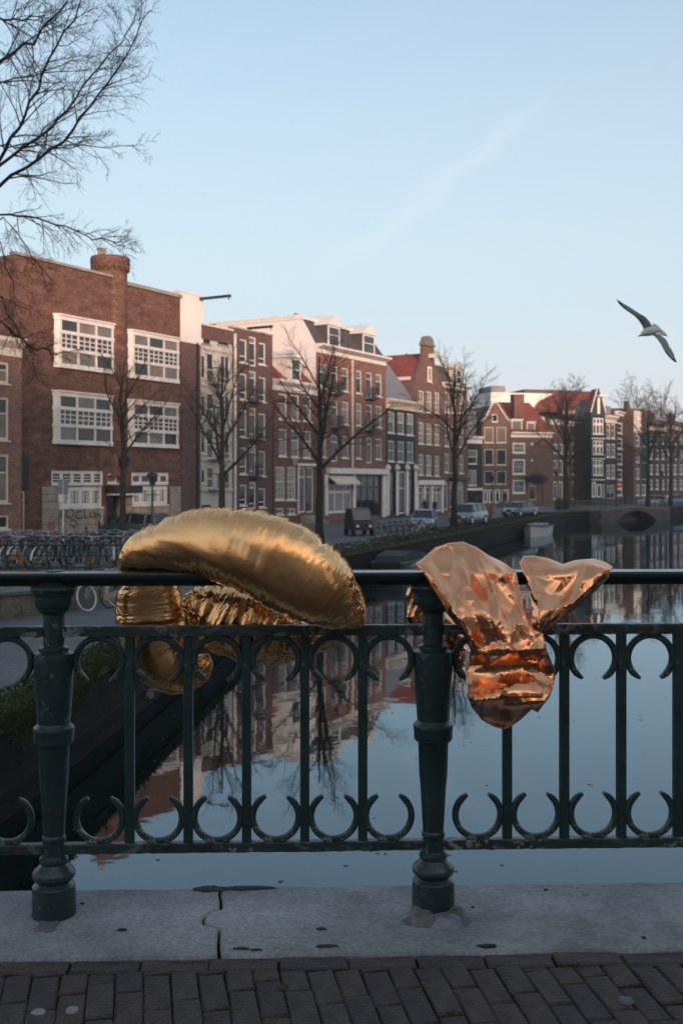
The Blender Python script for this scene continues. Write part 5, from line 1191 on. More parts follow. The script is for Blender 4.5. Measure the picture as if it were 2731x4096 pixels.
# ------------------------------------------------------------------ cars
def car(label, L, Wd, H, hood, color, loc, rz, wag=0, group='parked cars along the quay', plate=True):
    o = thing('parked_car', label, 'car', loc, rz, group); w = Wd/2
    # stations along x (front = +): (x, belt z, roof z, roof half width)
    xf = L/2; wb_ = xf-hood*.55
    def prof(x):
        t = (x+L/2)/L
        belt = .62*H+.03*math.sin(t*3); 
        return belt
    hb = .60*H; ws = xf-hood; rf = ws-.62; rr_ = -L/2+(.30 if wag else .75); rb = -L/2+(.10 if wag else .28)
    lower = MB(); xs = [-L/2,-L/2+.05,-L/2+.25,rr_,0,rf,ws,xf-.25,xf-.06,xf]
    nose = {0:(.80,.52,.30),1:(.90,.60,.24),2:(.98,.62,.20),3:(1,.62,.18),4:(1,.61,.18),5:(1,.60,.18),6:(1,.60,.18),7:(.97,.53,.19),8:(.90,.47,.24),9:(.80,.40,.30)}
    rows = []
    for i, x in enumerate(xs):
        k, zt, zb = nose[i]; zt *= H
        rows += [(x,-w*k*.93,zb),(x,-w*k,zb+.16),(x,-w*k,zt*.80),(x,-w*k*.93,zt),(x,0,zt+.025),(x,w*k*.93,zt),(x,w*k,zt*.80),(x,w*k,zb+.16),(x,w*k*.93,zb)]
    m = 9; lower.add(rows, [(i*m+j,(i+1)*m+j,(i+1)*m+(j+1)%m,i*m+(j+1)%m) for i in range(len(xs)-1) for j in range(m)]+[tuple(range(m)),tuple(range((len(xs)-1)*m,len(xs)*m))[::-1]])
    lower.build('body', color, o, True)
    cab = MB(); z0 = .60*H; P = [(ws,z0-.02,.90),(rf,H*.96,.70),(0,H,.72),(rr_,H*.965,.70),(rb,z0+.0,.88)]
    rows = []
    for x, z, k in P: rows += [(x,-w*k,z),(x,w*k,z)]
    # roof shell + pillars: glass block slightly inside
    gl = MB(); vs = [(ws,-w*.90,z0),(ws,w*.90,z0),(rf,-w*.72,H*.95),(rf,w*.72,H*.95),(rr_,-w*.72,H*.955),(rr_,w*.72,H*.955),(rb,-w*.90,z0),(rb,w*.90,z0)]
    gl.add(vs, [(0,2,3,1),(4,6,7,5),(0,6,4,2),(1,3,5,7),(2,4,5,3)]); gl.build('windows', M['carglass'], o)
    rf_ = MB(); vs = []
    for x, z, k in ((rf+.05,H*.945,.72),(rf-.15,H*.985,.73),(0,H*1.005,.74),(rr_+.15,H*.99,.73),(rr_-.03,H*.955,.73)): vs += [(x,-w*k,z-.03),(x,-w*k*.9,z+.005),(x,w*k*.9,z+.005),(x,w*k,z-.03)]
    rf_.add(vs, [(i*4+j,(i+1)*4+j,(i+1)*4+j+1,i*4+j+1) for i in range(4) for j in range(3)]); 
    for s in (-1,1):
        rf_.tube([(ws+.03,s*w*.905,z0-.02),(rf,s*w*.725,H*.955)], .035, 5); rf_.tube([(rb-.03,s*w*.905,z0-.02),(rr_,s*w*.725,H*.96)], .05, 5); rf_.tube([(-.15,s*w*.905,z0-.02),(-.15,s*w*.735,H*.965)], .04, 5)
        if wag: rf_.tube([(-L*.3,s*w*.905,z0-.02),(-L*.3,s*w*.735,H*.965)], .05, 5)
    rf_.build('roof', color, o, True)
    tm = MB(); 
    rad = .31 if H < 1.6 else .36
    for x in (xf-.80, -xf+.80):
        for s in (-1,1):
            t_ = MB(); t_.prism([(x+rad*math.cos(2*math.pi*k/18), rad+rad*math.sin(2*math.pi*k/18)) for k in range(18)], 1, s*(w-.20), s*(w+.012)); to = t_.build('wheel', M['tyre'], o)
            t_ = MB(); t_.prism([(x+rad*.62*math.cos(2*math.pi*k/14), rad+rad*.62*math.sin(2*math.pi*k/14)) for k in range(14)], 1, s*(w+.013), s*(w+.022)); t_.build('rim', M['chrome'], to)
    for s in (-1,1):
        b = MB(); b.bbox(xf-.12,xf+.004,s*w*.52-.17,s*w*.52+.17,.36*H,.45*H,.02); b.build('headlight', M['lamp'], o)
        b = MB(); b.bbox(-xf-.006,-xf+.1,s*w*.64-.11,s*w*.64+.11,.42*H,.56*H,.02); b.build('taillight', M['signred'], o)
        b = MB(); b.bbox(ws-.20,ws-.06,s*(w*.98)-.07,s*(w*.98)+.07,z0+.02,z0+.16,.03); b.build('mirror', color, o)
    b = MB(); b.box(xf-.02,xf+.02,-w*.78,w*.78,.22,.40); b.box(xf-.02,xf+.016,-w*.34,w*.34,.34*H,.42*H); b.build('bumper', M['black'], o)
    if plate:
        b = MB(); b.box(xf+.021,xf+.032,-.26,.26,.30,.41); b.build('number_plate', M['plate'], o); b = MB(); b.box(-xf-.03,-xf-.012,-.26,.26,.44,.55); b.build('number_plate', M['plate'], o)
    return o
def gp(px, d): w = world_at(px,1930,d); return (w.x,w.y,STREET)
cblue = metalpaint('car_light_blue', (.10,.20,.34)); csil = metalpaint('car_silver_blue', (.07,.105,.15)); cdk = metalpaint('car_dark_blue', (.02,.04,.065)); cteal = metalpaint('car_dark_teal', (.025,.06,.065)); cblk = metalpaint('car_black', (.012,.013,.016)); cgr = metalpaint('car_grey', (.30,.33,.36))
car('light blue hatchback with yellow plate parked facing the camera', 3.7,1.6,1.42,.85, cblue, gp(1695,74), R(-100), wag=1)
car('silver blue estate car parked on the verge left of the hydrant', 4.5,1.75,1.62,1.05, csil, gp(1873,84), R(-118), wag=1)
car('dark blue saloon car parked farthest along the grass verge', 4.5,1.72,1.42,1.15, cdk, gp(2078,104), R(-128))
car('dark teal car half hidden behind the golden balloon', 4.2,1.7,1.5,.95, cteal, gp(545,62), R(150), wag=1)
car('grey car parked on the far quay right of the bridge', 4.3,1.7,1.45,1.0, cgr, gp(2612,152), R(160), group='cars on the far right quay'); car('blue car parked at the right picture edge on the far quay', 4.3,1.7,1.45,1.0, cblue, gp(2700,158), R(160), group='cars on the far right quay'); car('dark car parked behind the blue one at the right picture edge', 4.3,1.7,1.5,1.0, cdk, gp(2735,166), R(160), group='cars on the far right quay')
# little black microcar with an arched hood
g = gp(1435,66); o = thing('microcar', 'small black covered microcar with arched canopy and tilted windscreen', 'microcar', g, R(-75))
mb = MB(); arch = [(-.55,0),(.55,0)]
out_ = [(1.15,.35),(1.12,.75),(.75,.95),(.35,1.62),(-.2,1.70),(-.85,1.55),(-1.12,1.0),(-1.15,.35)]
mb.prism(out_, 1, -.62, .62); mb.build('body', M['bikeblack'], o)
mb = MB(); mb.add([(.80,-.55,.97),(.80,.55,.97),(.40,.55,1.58),(.40,-.55,1.58)],[(0,1,2,3)]); q = mb.build('windscreen', M['g_pale'], o)
for s in (-1,1):
    mb = MB(); mb.prism([(.62,.95),(.30,1.50),(-.15,1.56),(-.75,1.42),(-.95,.95)], 1, s*.622, s*.632); mb.build('side_window', M['carglass'], o)
    for x in (-.78,.78):
        mb = MB(); mb.prism([(x+.25*math.cos(2*math.pi*k/16),.25+.25*math.sin(2*math.pi*k/16)) for k in range(16)], 1, s*.50, s*.66); mb.build('wheel', M['tyre'], o)
    mb = MB(); mb.bbox(1.08,1.17,s*.4-.1,s*.4+.1,.55,.68,.02); mb.build('headlight', M['lamp'], o)

# ------------------------------------------------------------------ boats
def boat(label, L, Wd, H, loc, rz, hm, cabin, cm):
    o = thing('moored_boat', label, 'boat', loc, rz); mb = MB(); xs = [-1,-.9,-.4,.2,.65,.9,1]; ks = [.72,.86,1,1,.82,.42,.04]; rows = []
    for x, k in zip(xs, ks):
        s = H*(1+.25*max(0,x)**2); rows += [(x*L/2,-Wd/2*k,s),(x*L/2,-Wd/2*k*.86,-.1),(x*L/2,0,-.25),(x*L/2,Wd/2*k*.86,-.1),(x*L/2,Wd/2*k,s)]
    mb.add(rows, [(i*5+j,(i+1)*5+j,(i+1)*5+j+1,i*5+j+1) for i in range(6) for j in range(4)]+[(0,1,2,3,4)]+[(i*5,i*5+4,(i+1)*5+4,(i+1)*5) for i in range(6)]); mb.build('hull', hm, o, True)
    mb = MB()
    for s in (0,4): mb.tube([(rows[i*5+s][0],rows[i*5+s][1]*1.0,rows[i*5+s][2]+.03) for i in range(7)], .05, 5)
    mb.build('gunwale', M['black'] if hm != M['bikeblack'] else M['coping'], o)
    if cabin:
        mb = MB(); mb.bbox(-L*.30,L*.16,-Wd*.34,Wd*.34,H+.01,H+cabin,.08); c = mb.build('cabin', cm, o)
        for k in range(4):
            for s in (-1,1):
                mb = MB(); x = -L*.26+k*L*.105; mb.box(x,x+L*.07,s*Wd*.341,s*Wd*.352,H+cabin*.35,H+cabin*.75); mb.build('cabin_window', M['carglass'], c)
    else:
        mb = MB(); mb.prism([(-L*.42,H+.03),(L*.30,H+.03),(L*.22,H+.35),(-L*.1,H+.5),(-L*.38,H+.32)], 1, -Wd*.36, Wd*.36); mb.build('tarpaulin', cm, o)
    return o
whb = mat('boat_white', (.40,.39,.375), .5, var=.15, scale=2)
boat('white flat sided boat moored under the quay wall near the far bend', 7.5,2.0,.72,(17.1,94,0), R(70)+math.pi, whb, .28, M['lead'])
boat('dark covered boat moored by the quay below the microcar', 5.2,1.9,.75,(3.0,53.5,0), R(70), M['bikeblack'], 0, mat('dark_tarpaulin', (.02,.026,.032), .8, var=.3, scale=3))

# ------------------------------------------------------------------ people by the white shopfront
def person_mat(coat, legs, hair):
    m = bpy.data.materials.new('clothed_person'); m.use_nodes = True; t = m.node_tree; b = t.nodes['Principled BSDF']; b.inputs['Roughness'].default_value = .85
    tc = t.nodes.new('ShaderNodeTexCoord'); sp = t.nodes.new('ShaderNodeSeparateXYZ'); mr = t.nodes.new('ShaderNodeMath'); mr.operation = 'DIVIDE'; mr.inputs[1].default_value = 1.8
    r = t.nodes.new('ShaderNodeValToRGB'); r.color_ramp.interpolation = 'CONSTANT'; e = r.color_ramp.elements
    e[0].position = 0; e[0].color = (.02,.02,.02,1); e[1].position = .06; e[1].color = (*legs,1)
    for p, c in ((.44,coat),(.845,(.42,.26,.19)),(.925,hair)): q = e.new(p); q.color = (*c,1)
    t.links.new(tc.outputs['Object'], sp.inputs[0]); t.links.new(sp.outputs[2], mr.inputs[0]); t.links.new(mr.outputs[0], r.inputs[0]); t.links.new(r.outputs[0], b.inputs['Base Color'])
    return m
def person(label, loc, rz, coat, legs, hair, stride=.22):
    V = [((0,0,.95),.15),((0,0,1.15),.14),((0,0,1.36),.17),((0,0,1.49),.06),((0,.01,1.56),.075),((0,.01,1.66),.098),((0,.01,1.75),.07),
         ((.17,0,1.40),.075),((.24,.06,1.14),.052),((.22,.20,.95),.040),((.21,.25,.87),.035),((-.17,0,1.40),.075),((-.24,-.08,1.14),.052),((-.23,-.04,.92),.040),((-.22,-.01,.84),.035),
         ((.09,0,.88),.10),((.10,stride*.7,.50),.068),((.10,stride*.6,.09),.048),((.10,stride+.12,.04),.035),((-.09,0,.88),.10),((-.10,-stride*.3,.50),.068),((-.10,-stride,.11),.048),((-.10,-stride+.14,.05),.035)]
    E = [(0,1),(1,2),(2,3),(3,4),(4,5),(5,6),(2,7),(7,8),(8,9),(9,10),(2,11),(11,12),(12,13),(13,14),(0,15),(15,16),(16,17),(17,18),(0,19),(19,20),(20,21),(21,22)]
    me = bpy.data.meshes.new('person'); me.from_pydata([v for v, r in V], E, []); o = bpy.data.objects.new('person', me); C.objects.link(o)
    sk = o.modifiers.new('skin','SKIN'); 
    if not me.skin_vertices: me.attributes.new
    bpy.context.view_layer.objects.active = o
    if len(me.skin_vertices) == 0: bpy.ops.mesh.customdata_skin_add()
    for i, (v, r) in enumerate(V): me.skin_vertices[0].data[i].radius = (r, r*.85); me.skin_vertices[0].data[i].use_root = (i == 0)
    sb = o.modifiers.new('sub','SUBSURF'); sb.levels = 2; sb.render_levels = 2
    me.materials.append(person_mat(coat,legs,hair)); o.location = loc; o.rotation_euler = (0,0,rz); tag(o, label, 'person'); return o
g = gp(1738,99); person('person in dark coat walking past the white shopfront, right one of two', g, R(20), (.02,.022,.03), (.02,.02,.025), (.03,.02,.015))
g = gp(1697,100); person('person in black standing by the shop window, left one of two', g, R(160), (.015,.015,.017), (.015,.015,.017), (.02,.015,.012), .05)
# wisteria bush over the corner house door
mb = MB(); r = random.Random(2)
for k in range(1400):
    a = Vector((r.gauss(0,1),r.gauss(0,1),r.gauss(0,1))).normalized()*r.random()**.4; p = Vector((a.x*1.7,a.y*.7,a.z*.75)); t = Vector((r.gauss(0,1),r.gauss(0,1),r.gauss(0,1))).normalized()*.09; q = t.orthogonal().normalized()*.07
    mb.face([p-t,p+q,p+t,p-q])
for k in range(40):
    a = Vector((r.gauss(0,1),r.gauss(0,.4),r.gauss(0,.5))); mb.tube([(0.9,.2,-.7),(a.x*.5,a.y*.4,a.z*.3),(a.x,a.y*.6,a.z*.6)], .015, 3, False)
w = world_at(2140,1915,153); o = thing('climbing_bush', 'dark climbing bush over the door of the corner house', 'bush', (w.x,w.y-.7,STREET))
mb2 = MB(); mb2.tube([(.9,.3,0),(.95,.2,1.2),(.7,.1,w.z-STREET)], .07, 6); mb2.build('stem', M['bark'], o); fo = mb.build('foliage', M['twig'], o); fo.location = (0,0,w.z-STREET)
o = thing('planter_bush', 'small dark round bush in a pot beside the far lamp', 'bush', gp(2236,125)); mb = MB()
for k in range(500):
    a = Vector((r.gauss(0,1),r.gauss(0,1),r.gauss(0,1))).normalized()*r.random()**.35*.55; t = Vector((r.gauss(0,1),r.gauss(0,1),r.gauss(0,1))).normalized()*.07; q = t.orthogonal().normalized()*.05; p = a+Vector((0,0,1.0)); mb.face([p-t,p+q,p+t,p-q])
mb.build('foliage', M['moss'], o); mb = MB(); mb.lathe([(.25,0),(.35,.5),(.3,.5)],10); mb.build('pot', M['black'], o)

# ------------------------------------------------------------------ thin winter haze over the canal
mb = MB(); mb.box(-400,520,-220,620,-2.9,36)
hm = bpy.data.materials.new('haze'); hm.use_nodes = True; t = hm.node_tree; t.nodes.clear()
o_ = t.nodes.new('ShaderNodeOutputMaterial'); v_ = t.nodes.new('ShaderNodeVolumePrincipled'); v_.inputs['Color'].default_value = (.96,.97,.99,1); v_.inputs['Density'].default_value = .0004; v_.inputs['Anisotropy'].default_value = .2
t.links.new(v_.outputs[0], o_.inputs['Volume']); tag(mb.build('haze', hm), 'thin pale winter haze over the canal', 'haze', kind='stuff')
# ------------------------------------------------------------------ foil balloons
def foil(name, col, col2, rough=.24, folds=False, grain=.09):
    m = bpy.data.materials.new(name); m.use_nodes = True; t = m.node_tree; b = t.nodes['Principled BSDF']
    b.inputs['Metallic'].default_value = 1; b.inputs['Roughness'].default_value = rough
    tc = t.nodes.new('ShaderNodeTexCoord'); n = t.nodes.new('ShaderNodeTexNoise'); n.inputs['Scale'].default_value = 9; n.inputs['Detail'].default_value = 5
    r = t.nodes.new('ShaderNodeValToRGB'); r.color_ramp.elements[0].color = (*col2,1); r.color_ramp.elements[1].color = (*col,1); r.color_ramp.elements[0].position = .35; r.color_ramp.elements[1].position = .62
    n2 = t.nodes.new('ShaderNodeTexNoise'); n2.inputs['Scale'].default_value = 60; n2.inputs['Detail'].default_value = 7; n2.inputs['Roughness'].default_value = .7
    bp_ = t.nodes.new('ShaderNodeBump'); bp_.inputs['Strength'].default_value = grain; bp_.inputs['Distance'].default_value = .010
    for q in (n, n2): t.links.new(tc.outputs['Object'], q.inputs['Vector'])
    t.links.new(n.outputs['Fac'], r.inputs[0]); t.links.new(r.outputs[0], b.inputs['Base Color']); t.links.new(n2.outputs['Fac'], bp_.inputs['Height']); t.links.new(bp_.outputs[0], b.inputs['Normal'])
    if folds:                       # fine puckers that run away from the seams
        A = {}
        for k in ('fold_s','fold_a','fold_w'): A[k] = t.nodes.new('ShaderNodeAttribute'); A[k].attribute_name = k
        def crease(fs, fa, off):
            cx = t.nodes.new('ShaderNodeCombineXYZ')
            for src, sc, i in (('fold_s',fs,0),('fold_a',fa,1)):
                q = t.nodes.new('ShaderNodeMath'); q.operation = 'MULTIPLY_ADD'; q.inputs[1].default_value = sc; q.inputs[2].default_value = off; t.links.new(A[src].outputs['Fac'], q.inputs[0]); t.links.new(q.outputs[0], cx.inputs[i])
            q = t.nodes.new('ShaderNodeTexNoise'); q.inputs['Scale'].default_value = 1; q.inputs['Detail'].default_value = 2; t.links.new(cx.outputs[0], q.inputs['Vector'])
            a_ = t.nodes.new('ShaderNodeMath'); a_.operation = 'SUBTRACT'; a_.inputs[1].default_value = .5; t.links.new(q.outputs['Fac'], a_.inputs[0])
            c_ = t.nodes.new('ShaderNodeMath'); c_.operation = 'ABSOLUTE'; t.links.new(a_.outputs[0], c_.inputs[0]); return c_.outputs[0]
        c1, c2 = crease(17, 1.0, 3.1), crease(45, 2.0, 11.7)
        s1 = t.nodes.new('ShaderNodeMath'); s1.operation = 'MULTIPLY_ADD'; s1.inputs[1].default_value = .45; t.links.new(c2, s1.inputs[0]); t.links.new(c1, s1.inputs[2])
        s2 = t.nodes.new('ShaderNodeMath'); s2.operation = 'MULTIPLY'; t.links.new(s1.outputs[0], s2.inputs[0]); t.links.new(A['fold_w'].outputs['Fac'], s2.inputs[1])
        b2 = t.nodes.new('ShaderNodeBump'); b2.inputs['Strength'].default_value = 1.0; b2.inputs['Distance'].default_value = .030
        t.links.new(s2.outputs[0], b2.inputs['Height']); t.links.new(bp_.outputs[0], b2.inputs['Normal']); t.links.new(b2.outputs[0], b.inputs['Normal'])
    return m
M['gold'] = foil('gold_foil', (1.0,.565,.26), (.98,.49,.20), .23, True); M['goldplain'] = foil('gold_foil_seam', (.98,.62,.30), (.93,.53,.22), .3); M['copper'] = foil('copper_foil', (.98,.455,.24), (.95,.40,.195), .19, False, .05)
def tri(x): return np.abs((x % 1.0)-.5)*2
def attach(o, mb):
    for k, v in mb.att.items(): a = o.data.attributes.new(k, 'FLOAT', 'POINT'); a.data.foreach_set('value', np.array(v, dtype=np.float32))
def crom(P, n):
    P = [Vector(p) for p in P]; Q = [P[0]*2-P[1]]+P+[P[-1]*2-P[-2]]; out = []
    for i in range(1,len(Q)-2):
        for k in range(n):
            t = k/n; a,b,c,d = Q[i-1],Q[i],Q[i+1],Q[i+2]
            out.append(.5*((2*b)+(c-a)*t+(2*a-5*b+4*c-d)*t*t+(3*b-a-3*c+d)*t**3))
    out.append(P[-1]); return out
def noise1(x, seed):
    rs = np.random.RandomState(seed); f = rs.uniform(.7,1.4,6)*np.array([1,1.7,2.9,4.3,6.1,9.0]); p = rs.uniform(0,7,6); a = np.array([1,.8,.6,.5,.35,.25])
    return sum(a[i]*np.sin(f[i]*x+p[i]) for i in range(6))/2.2
def inflated(mb, ctrl, nseg=26, nt=110, depth=.8, wr=.010, seams=(1.57,-1.57), seed=0, freq=26, floor=None, spread=.75, wk=1.0):
    """swept pillow of foil: ctrl = (px, py, v, radius px); puckered along its seams"""
    path = crom([bp(a,b,c) for a,b,c,r in ctrl], nseg); rad = [q.x for q in crom([(r/F*D0,0,0) for a,b,c,r in ctrl], nseg)]
    base = len(mb.v); n = len(path); s = 0; at = mb.att = {'fold_s': [], 'fold_a': [], 'fold_w': []}; tot = sum((path[i]-path[i-1]).length for i in range(1,n))
    for i in range(n):
        if i: s += (path[i]-path[i-1]).length
        T_ = (path[min(i+1,n-1)]-path[max(i-1,0)]).normalized(); N_ = Vector((0,-1,0)); N_ = (N_-T_*N_.dot(T_)).normalized(); B_ = N_.cross(T_).normalized()
        if B_.z < 0 and abs(B_.z) > .25: B_ = -B_
        if i and B_.dot(lastB) < 0: B_ = -B_
        lastB = B_
        th = np.arange(nt)/nt*2*np.pi-np.pi
        d = np.zeros(nt); near_ = np.full(nt, 9.)
        for q, sm in enumerate(seams):
            da = np.abs((th-sm+np.pi) % (2*np.pi)-np.pi); near_ = np.minimum(near_, da); w = np.exp(-(da/spread)**2); w2 = np.exp(-(da/(spread*1.9))**2)
            ph = s*freq*.55+noise1(np.array([s*9.0]),seed+q)*.5+da*noise1(np.array([s*14.0]),seed+5+q)*.22
            ph2 = s*freq*1.3+noise1(np.array([s*17.0]),seed+9+q)*.7+da*noise1(np.array([s*21.0]),seed+15+q)*.3
            k1 = .55+.45*float(noise1(np.array([s*13.0]),seed+31+q)[0]); k2 = max(0,float(noise1(np.array([s*19.0]),seed+41+q)[0]))
            d += -w*wr*1.5*k1*(1-tri(ph))**5-np.exp(-(da/(spread*.55))**2)*wr*1.1*(1-tri(ph2))**3*(.35+k2)
            d += w2*wr*.30*noise1(np.array([s*30]),seed+3)
        d += wr*.12*noise1(th*2+s*9,seed+20)
        r = max(rad[i],.002)
        ee = math.exp(-((tot-s)/.10)**2)+.7*math.exp(-(s/.06)**2); ww = np.clip(np.exp(-(near_/(spread*1.15))**2)+ee*.9,0,1)*wk*min(1,r/.03)
        at['fold_s'] += [s]*nt; at['fold_a'] += list(near_); at['fold_w'] += list(ww)
        amp = min(1,r/.05)
        # lens shaped section, sharper at the seams
        cb = np.sign(np.sin(th))*np.abs(np.sin(th))**.9; cn = np.cos(th)
        for j in range(nt):
            p = path[i]+B_*((r+d[j]*amp)*float(cb[j]))+N_*((r*depth+d[j]*amp)*float(cn[j]))
            if floor is not None: 
                f = floor(p)
                if f is not None and p.z < f: p.z = f+.0005
            mb.v.append(tuple(p))
    for i in range(n-1):
        for j in range(nt):
            mb.f.append((base+i*nt+j,base+i*nt+(j+1)%nt,base+(i+1)*nt+(j+1)%nt,base+(i+1)*nt+j)); mb.m.append(0)
    mb.f.append(tuple(base+j for j in range(nt))); mb.m.append(0); mb.f.append(tuple(base+(n-1)*nt+j for j in range(nt))); mb.m.append(0)
    mb.seams = []
    for sm in seams:
        j = int(round((sm+np.pi)/(2*np.pi)*nt)) % nt; jj = (j+nt//2) % nt
        mb.seams.append([(Vector(mb.v[base+i*nt+j]), (Vector(mb.v[base+i*nt+j])-path[i]).normalized()) for i in range(n)])
def flange(mb, parent, m, i0, i1, seed, w=.008):
    r = random.Random(seed)
    for k, line in enumerate(mb.seams):
        f = MB(); L = line[int(i0*len(line)):int(i1*len(line))]; vs = []
        for p, d in L:
            ww = .6*w*r.uniform(.8,1.1); off = Vector((0,r.uniform(-.001,.001),0))
            vs += [tuple(p-d*.004), tuple(p+d*ww+off)]
        f.add(vs, [(2*i,2*i+1,2*i+3,2*i+2) for i in range(len(L)-1)]); f.build('crimped_seam', m, parent)
gold = thing('gold_balloon', 'large wrinkled gold foil balloon slumped over the bridge handrail', 'balloon'); place(gold)
mb = MB(); fl = lambda p: (zm1+.001 if p.y < .03 else None)
inflated(mb, [(499,2300,.075,10),(506,2262,.07,38),(556,2218,.05,76),(655,2190,.02,106),(800,2172,-.02,134),(950,2192,-.06,155),(1090,2240,-.085,170),(1220,2315,-.095,165),(1320,2390,-.095,132),(1392,2450,-.09,82),(1432,2490,-.085,40),(1445,2510,-.085,8)], nseg=28, nt=140, depth=.72, wr=.0085, seed=3, freq=17, floor=fl, spread=.62)
o = mb.build('arched_tube', M['gold'], gold, 'all'); attach(o, mb); flange(mb, o, M['goldplain'], .1, .97, 1)
mb = MB(); inflated(mb, [(545,2262,.09,50),(585,2335,.12,112),(600,2430,.14,138),(612,2530,.14,138),(650,2620,.14,132),(715,2672,.13,112),(775,2672,.12,78),(815,2645,.11,48),(836,2618,.11,6)], nseg=18, nt=100, depth=.60, wr=.0045, seams=(1.57,-1.57), seed=11, freq=20, wk=.7)
o = mb.build('hanging_end', M['gold'], gold, 'all'); attach(o, mb); flange(mb, o, M['goldplain'], .15, .97, 2, .006)
mb = MB(); inflated(mb, [(722,2425,.10,16),(752,2420,.10,62),(820,2432,.11,112),(915,2475,.12,150),(1030,2515,.12,150),(1130,2545,.11,118),(1215,2555,.10,78),(1300,2552,.10,52),(1355,2545,.10,32),(1396,2536,.10,6)], nseg=18, nt=120, depth=.62, wr=.014, seams=(1.57,-1.57), seed=17, freq=30, spread=1.25, wk=1.0)
o = mb.build('rear_lobe', M['gold'], gold, 'all'); attach(o, mb); flange(mb, o, M['goldplain'], .1, .95, 3, .006)
mb = MB(); q = bp(600,2770,.10); mb.add([q+Vector((-.006,0,.012)), q+Vector((.010,0,.014)), q+Vector((.016,-.004,-.012)), q+Vector((.002,.003,-.022)), q+Vector((-.012,.002,-.010))], [(0,1,2,3,4)]); mb.build('valve_tab', M['gum'], gold)
# ---- the deflated copper balloon: closed crumpled pouches
def cells(x, y, seed, size):          # crumpled facets: distance to scattered points, several sizes
    rs = np.random.RandomState(seed); z = np.zeros_like(x)
    for k, (sz, am) in enumerate(((1.0,1.0),(.55,.45),(.3,.14))):
        c = size*sz; x0, x1, y0, y1 = x.min()-c, x.max()+c, y.min()-c, y.max()+c
        n = min(900, max(6,int((x1-x0)*(y1-y0)/(c*c)))); P = np.stack([rs.uniform(x0,x1,n), rs.uniform(y0,y1,n)],1)
        wx = x+.18*c*np.sin(y/c*2.1+k); wy = y+.18*c*np.sin(x/c*1.7+k)
        d = np.sqrt(np.min((wx[:,None]-P[None,:,0])**2+(wy[:,None]-P[None,:,1])**2, axis=1))
        z = z+am*c*(d/c-.45)
    return z
def tin(x, y, seed, size):            # flat facets meeting in sharp creases: random heights on a random triangulation
    rs = np.random.RandomState(seed); m = size*1.5; x0, x1, y0, y1 = x.min()-m, x.max()+m, y.min()-m, y.max()+m; P = []
    for i in range(int((x1-x0)/size)+2):
        for j in range(int((y1-y0)/size)+2): P.append((x0+(i+rs.uniform(-.42,.42))*size, y0+(j+rs.uniform(-.42,.42))*size))
    T = geometry.delaunay_2d_cdt([Vector(p) for p in P], [], [], 0, 1e-6); Q = np.array([tuple(v) for v in T[0]]); H = rs.uniform(-.5,.5,len(Q)); z = np.zeros_like(x)
    for a, b, c in T[2]:
        A, B, C_ = Q[a], Q[b], Q[c]; d = (B[1]-C_[1])*(A[0]-C_[0])+(C_[0]-B[0])*(A[1]-C_[1])
        if abs(d) < 1e-12: continue
        k = (x >= min(A[0],B[0],C_[0])-1e-9)&(x <= max(A[0],B[0],C_[0])+1e-9)&(y >= min(A[1],B[1],C_[1])-1e-9)&(y <= max(A[1],B[1],C_[1])+1e-9)
        if not k.any(): continue
        l1 = ((B[1]-C_[1])*(x[k]-C_[0])+(C_[0]-B[0])*(y[k]-C_[1]))/d; l2 = ((C_[1]-A[1])*(x[k]-C_[0])+(A[0]-C_[0])*(y[k]-C_[1]))/d; l3 = 1-l1-l2
        i = (l1 > -1e-6)&(l2 > -1e-6)&(l3 > -1e-6); idx = np.nonzero(k)[0][i]; z[idx] = l1[i]*H[a]+l2[i]*H[b]+l3[i]*H[c]
    return z*size
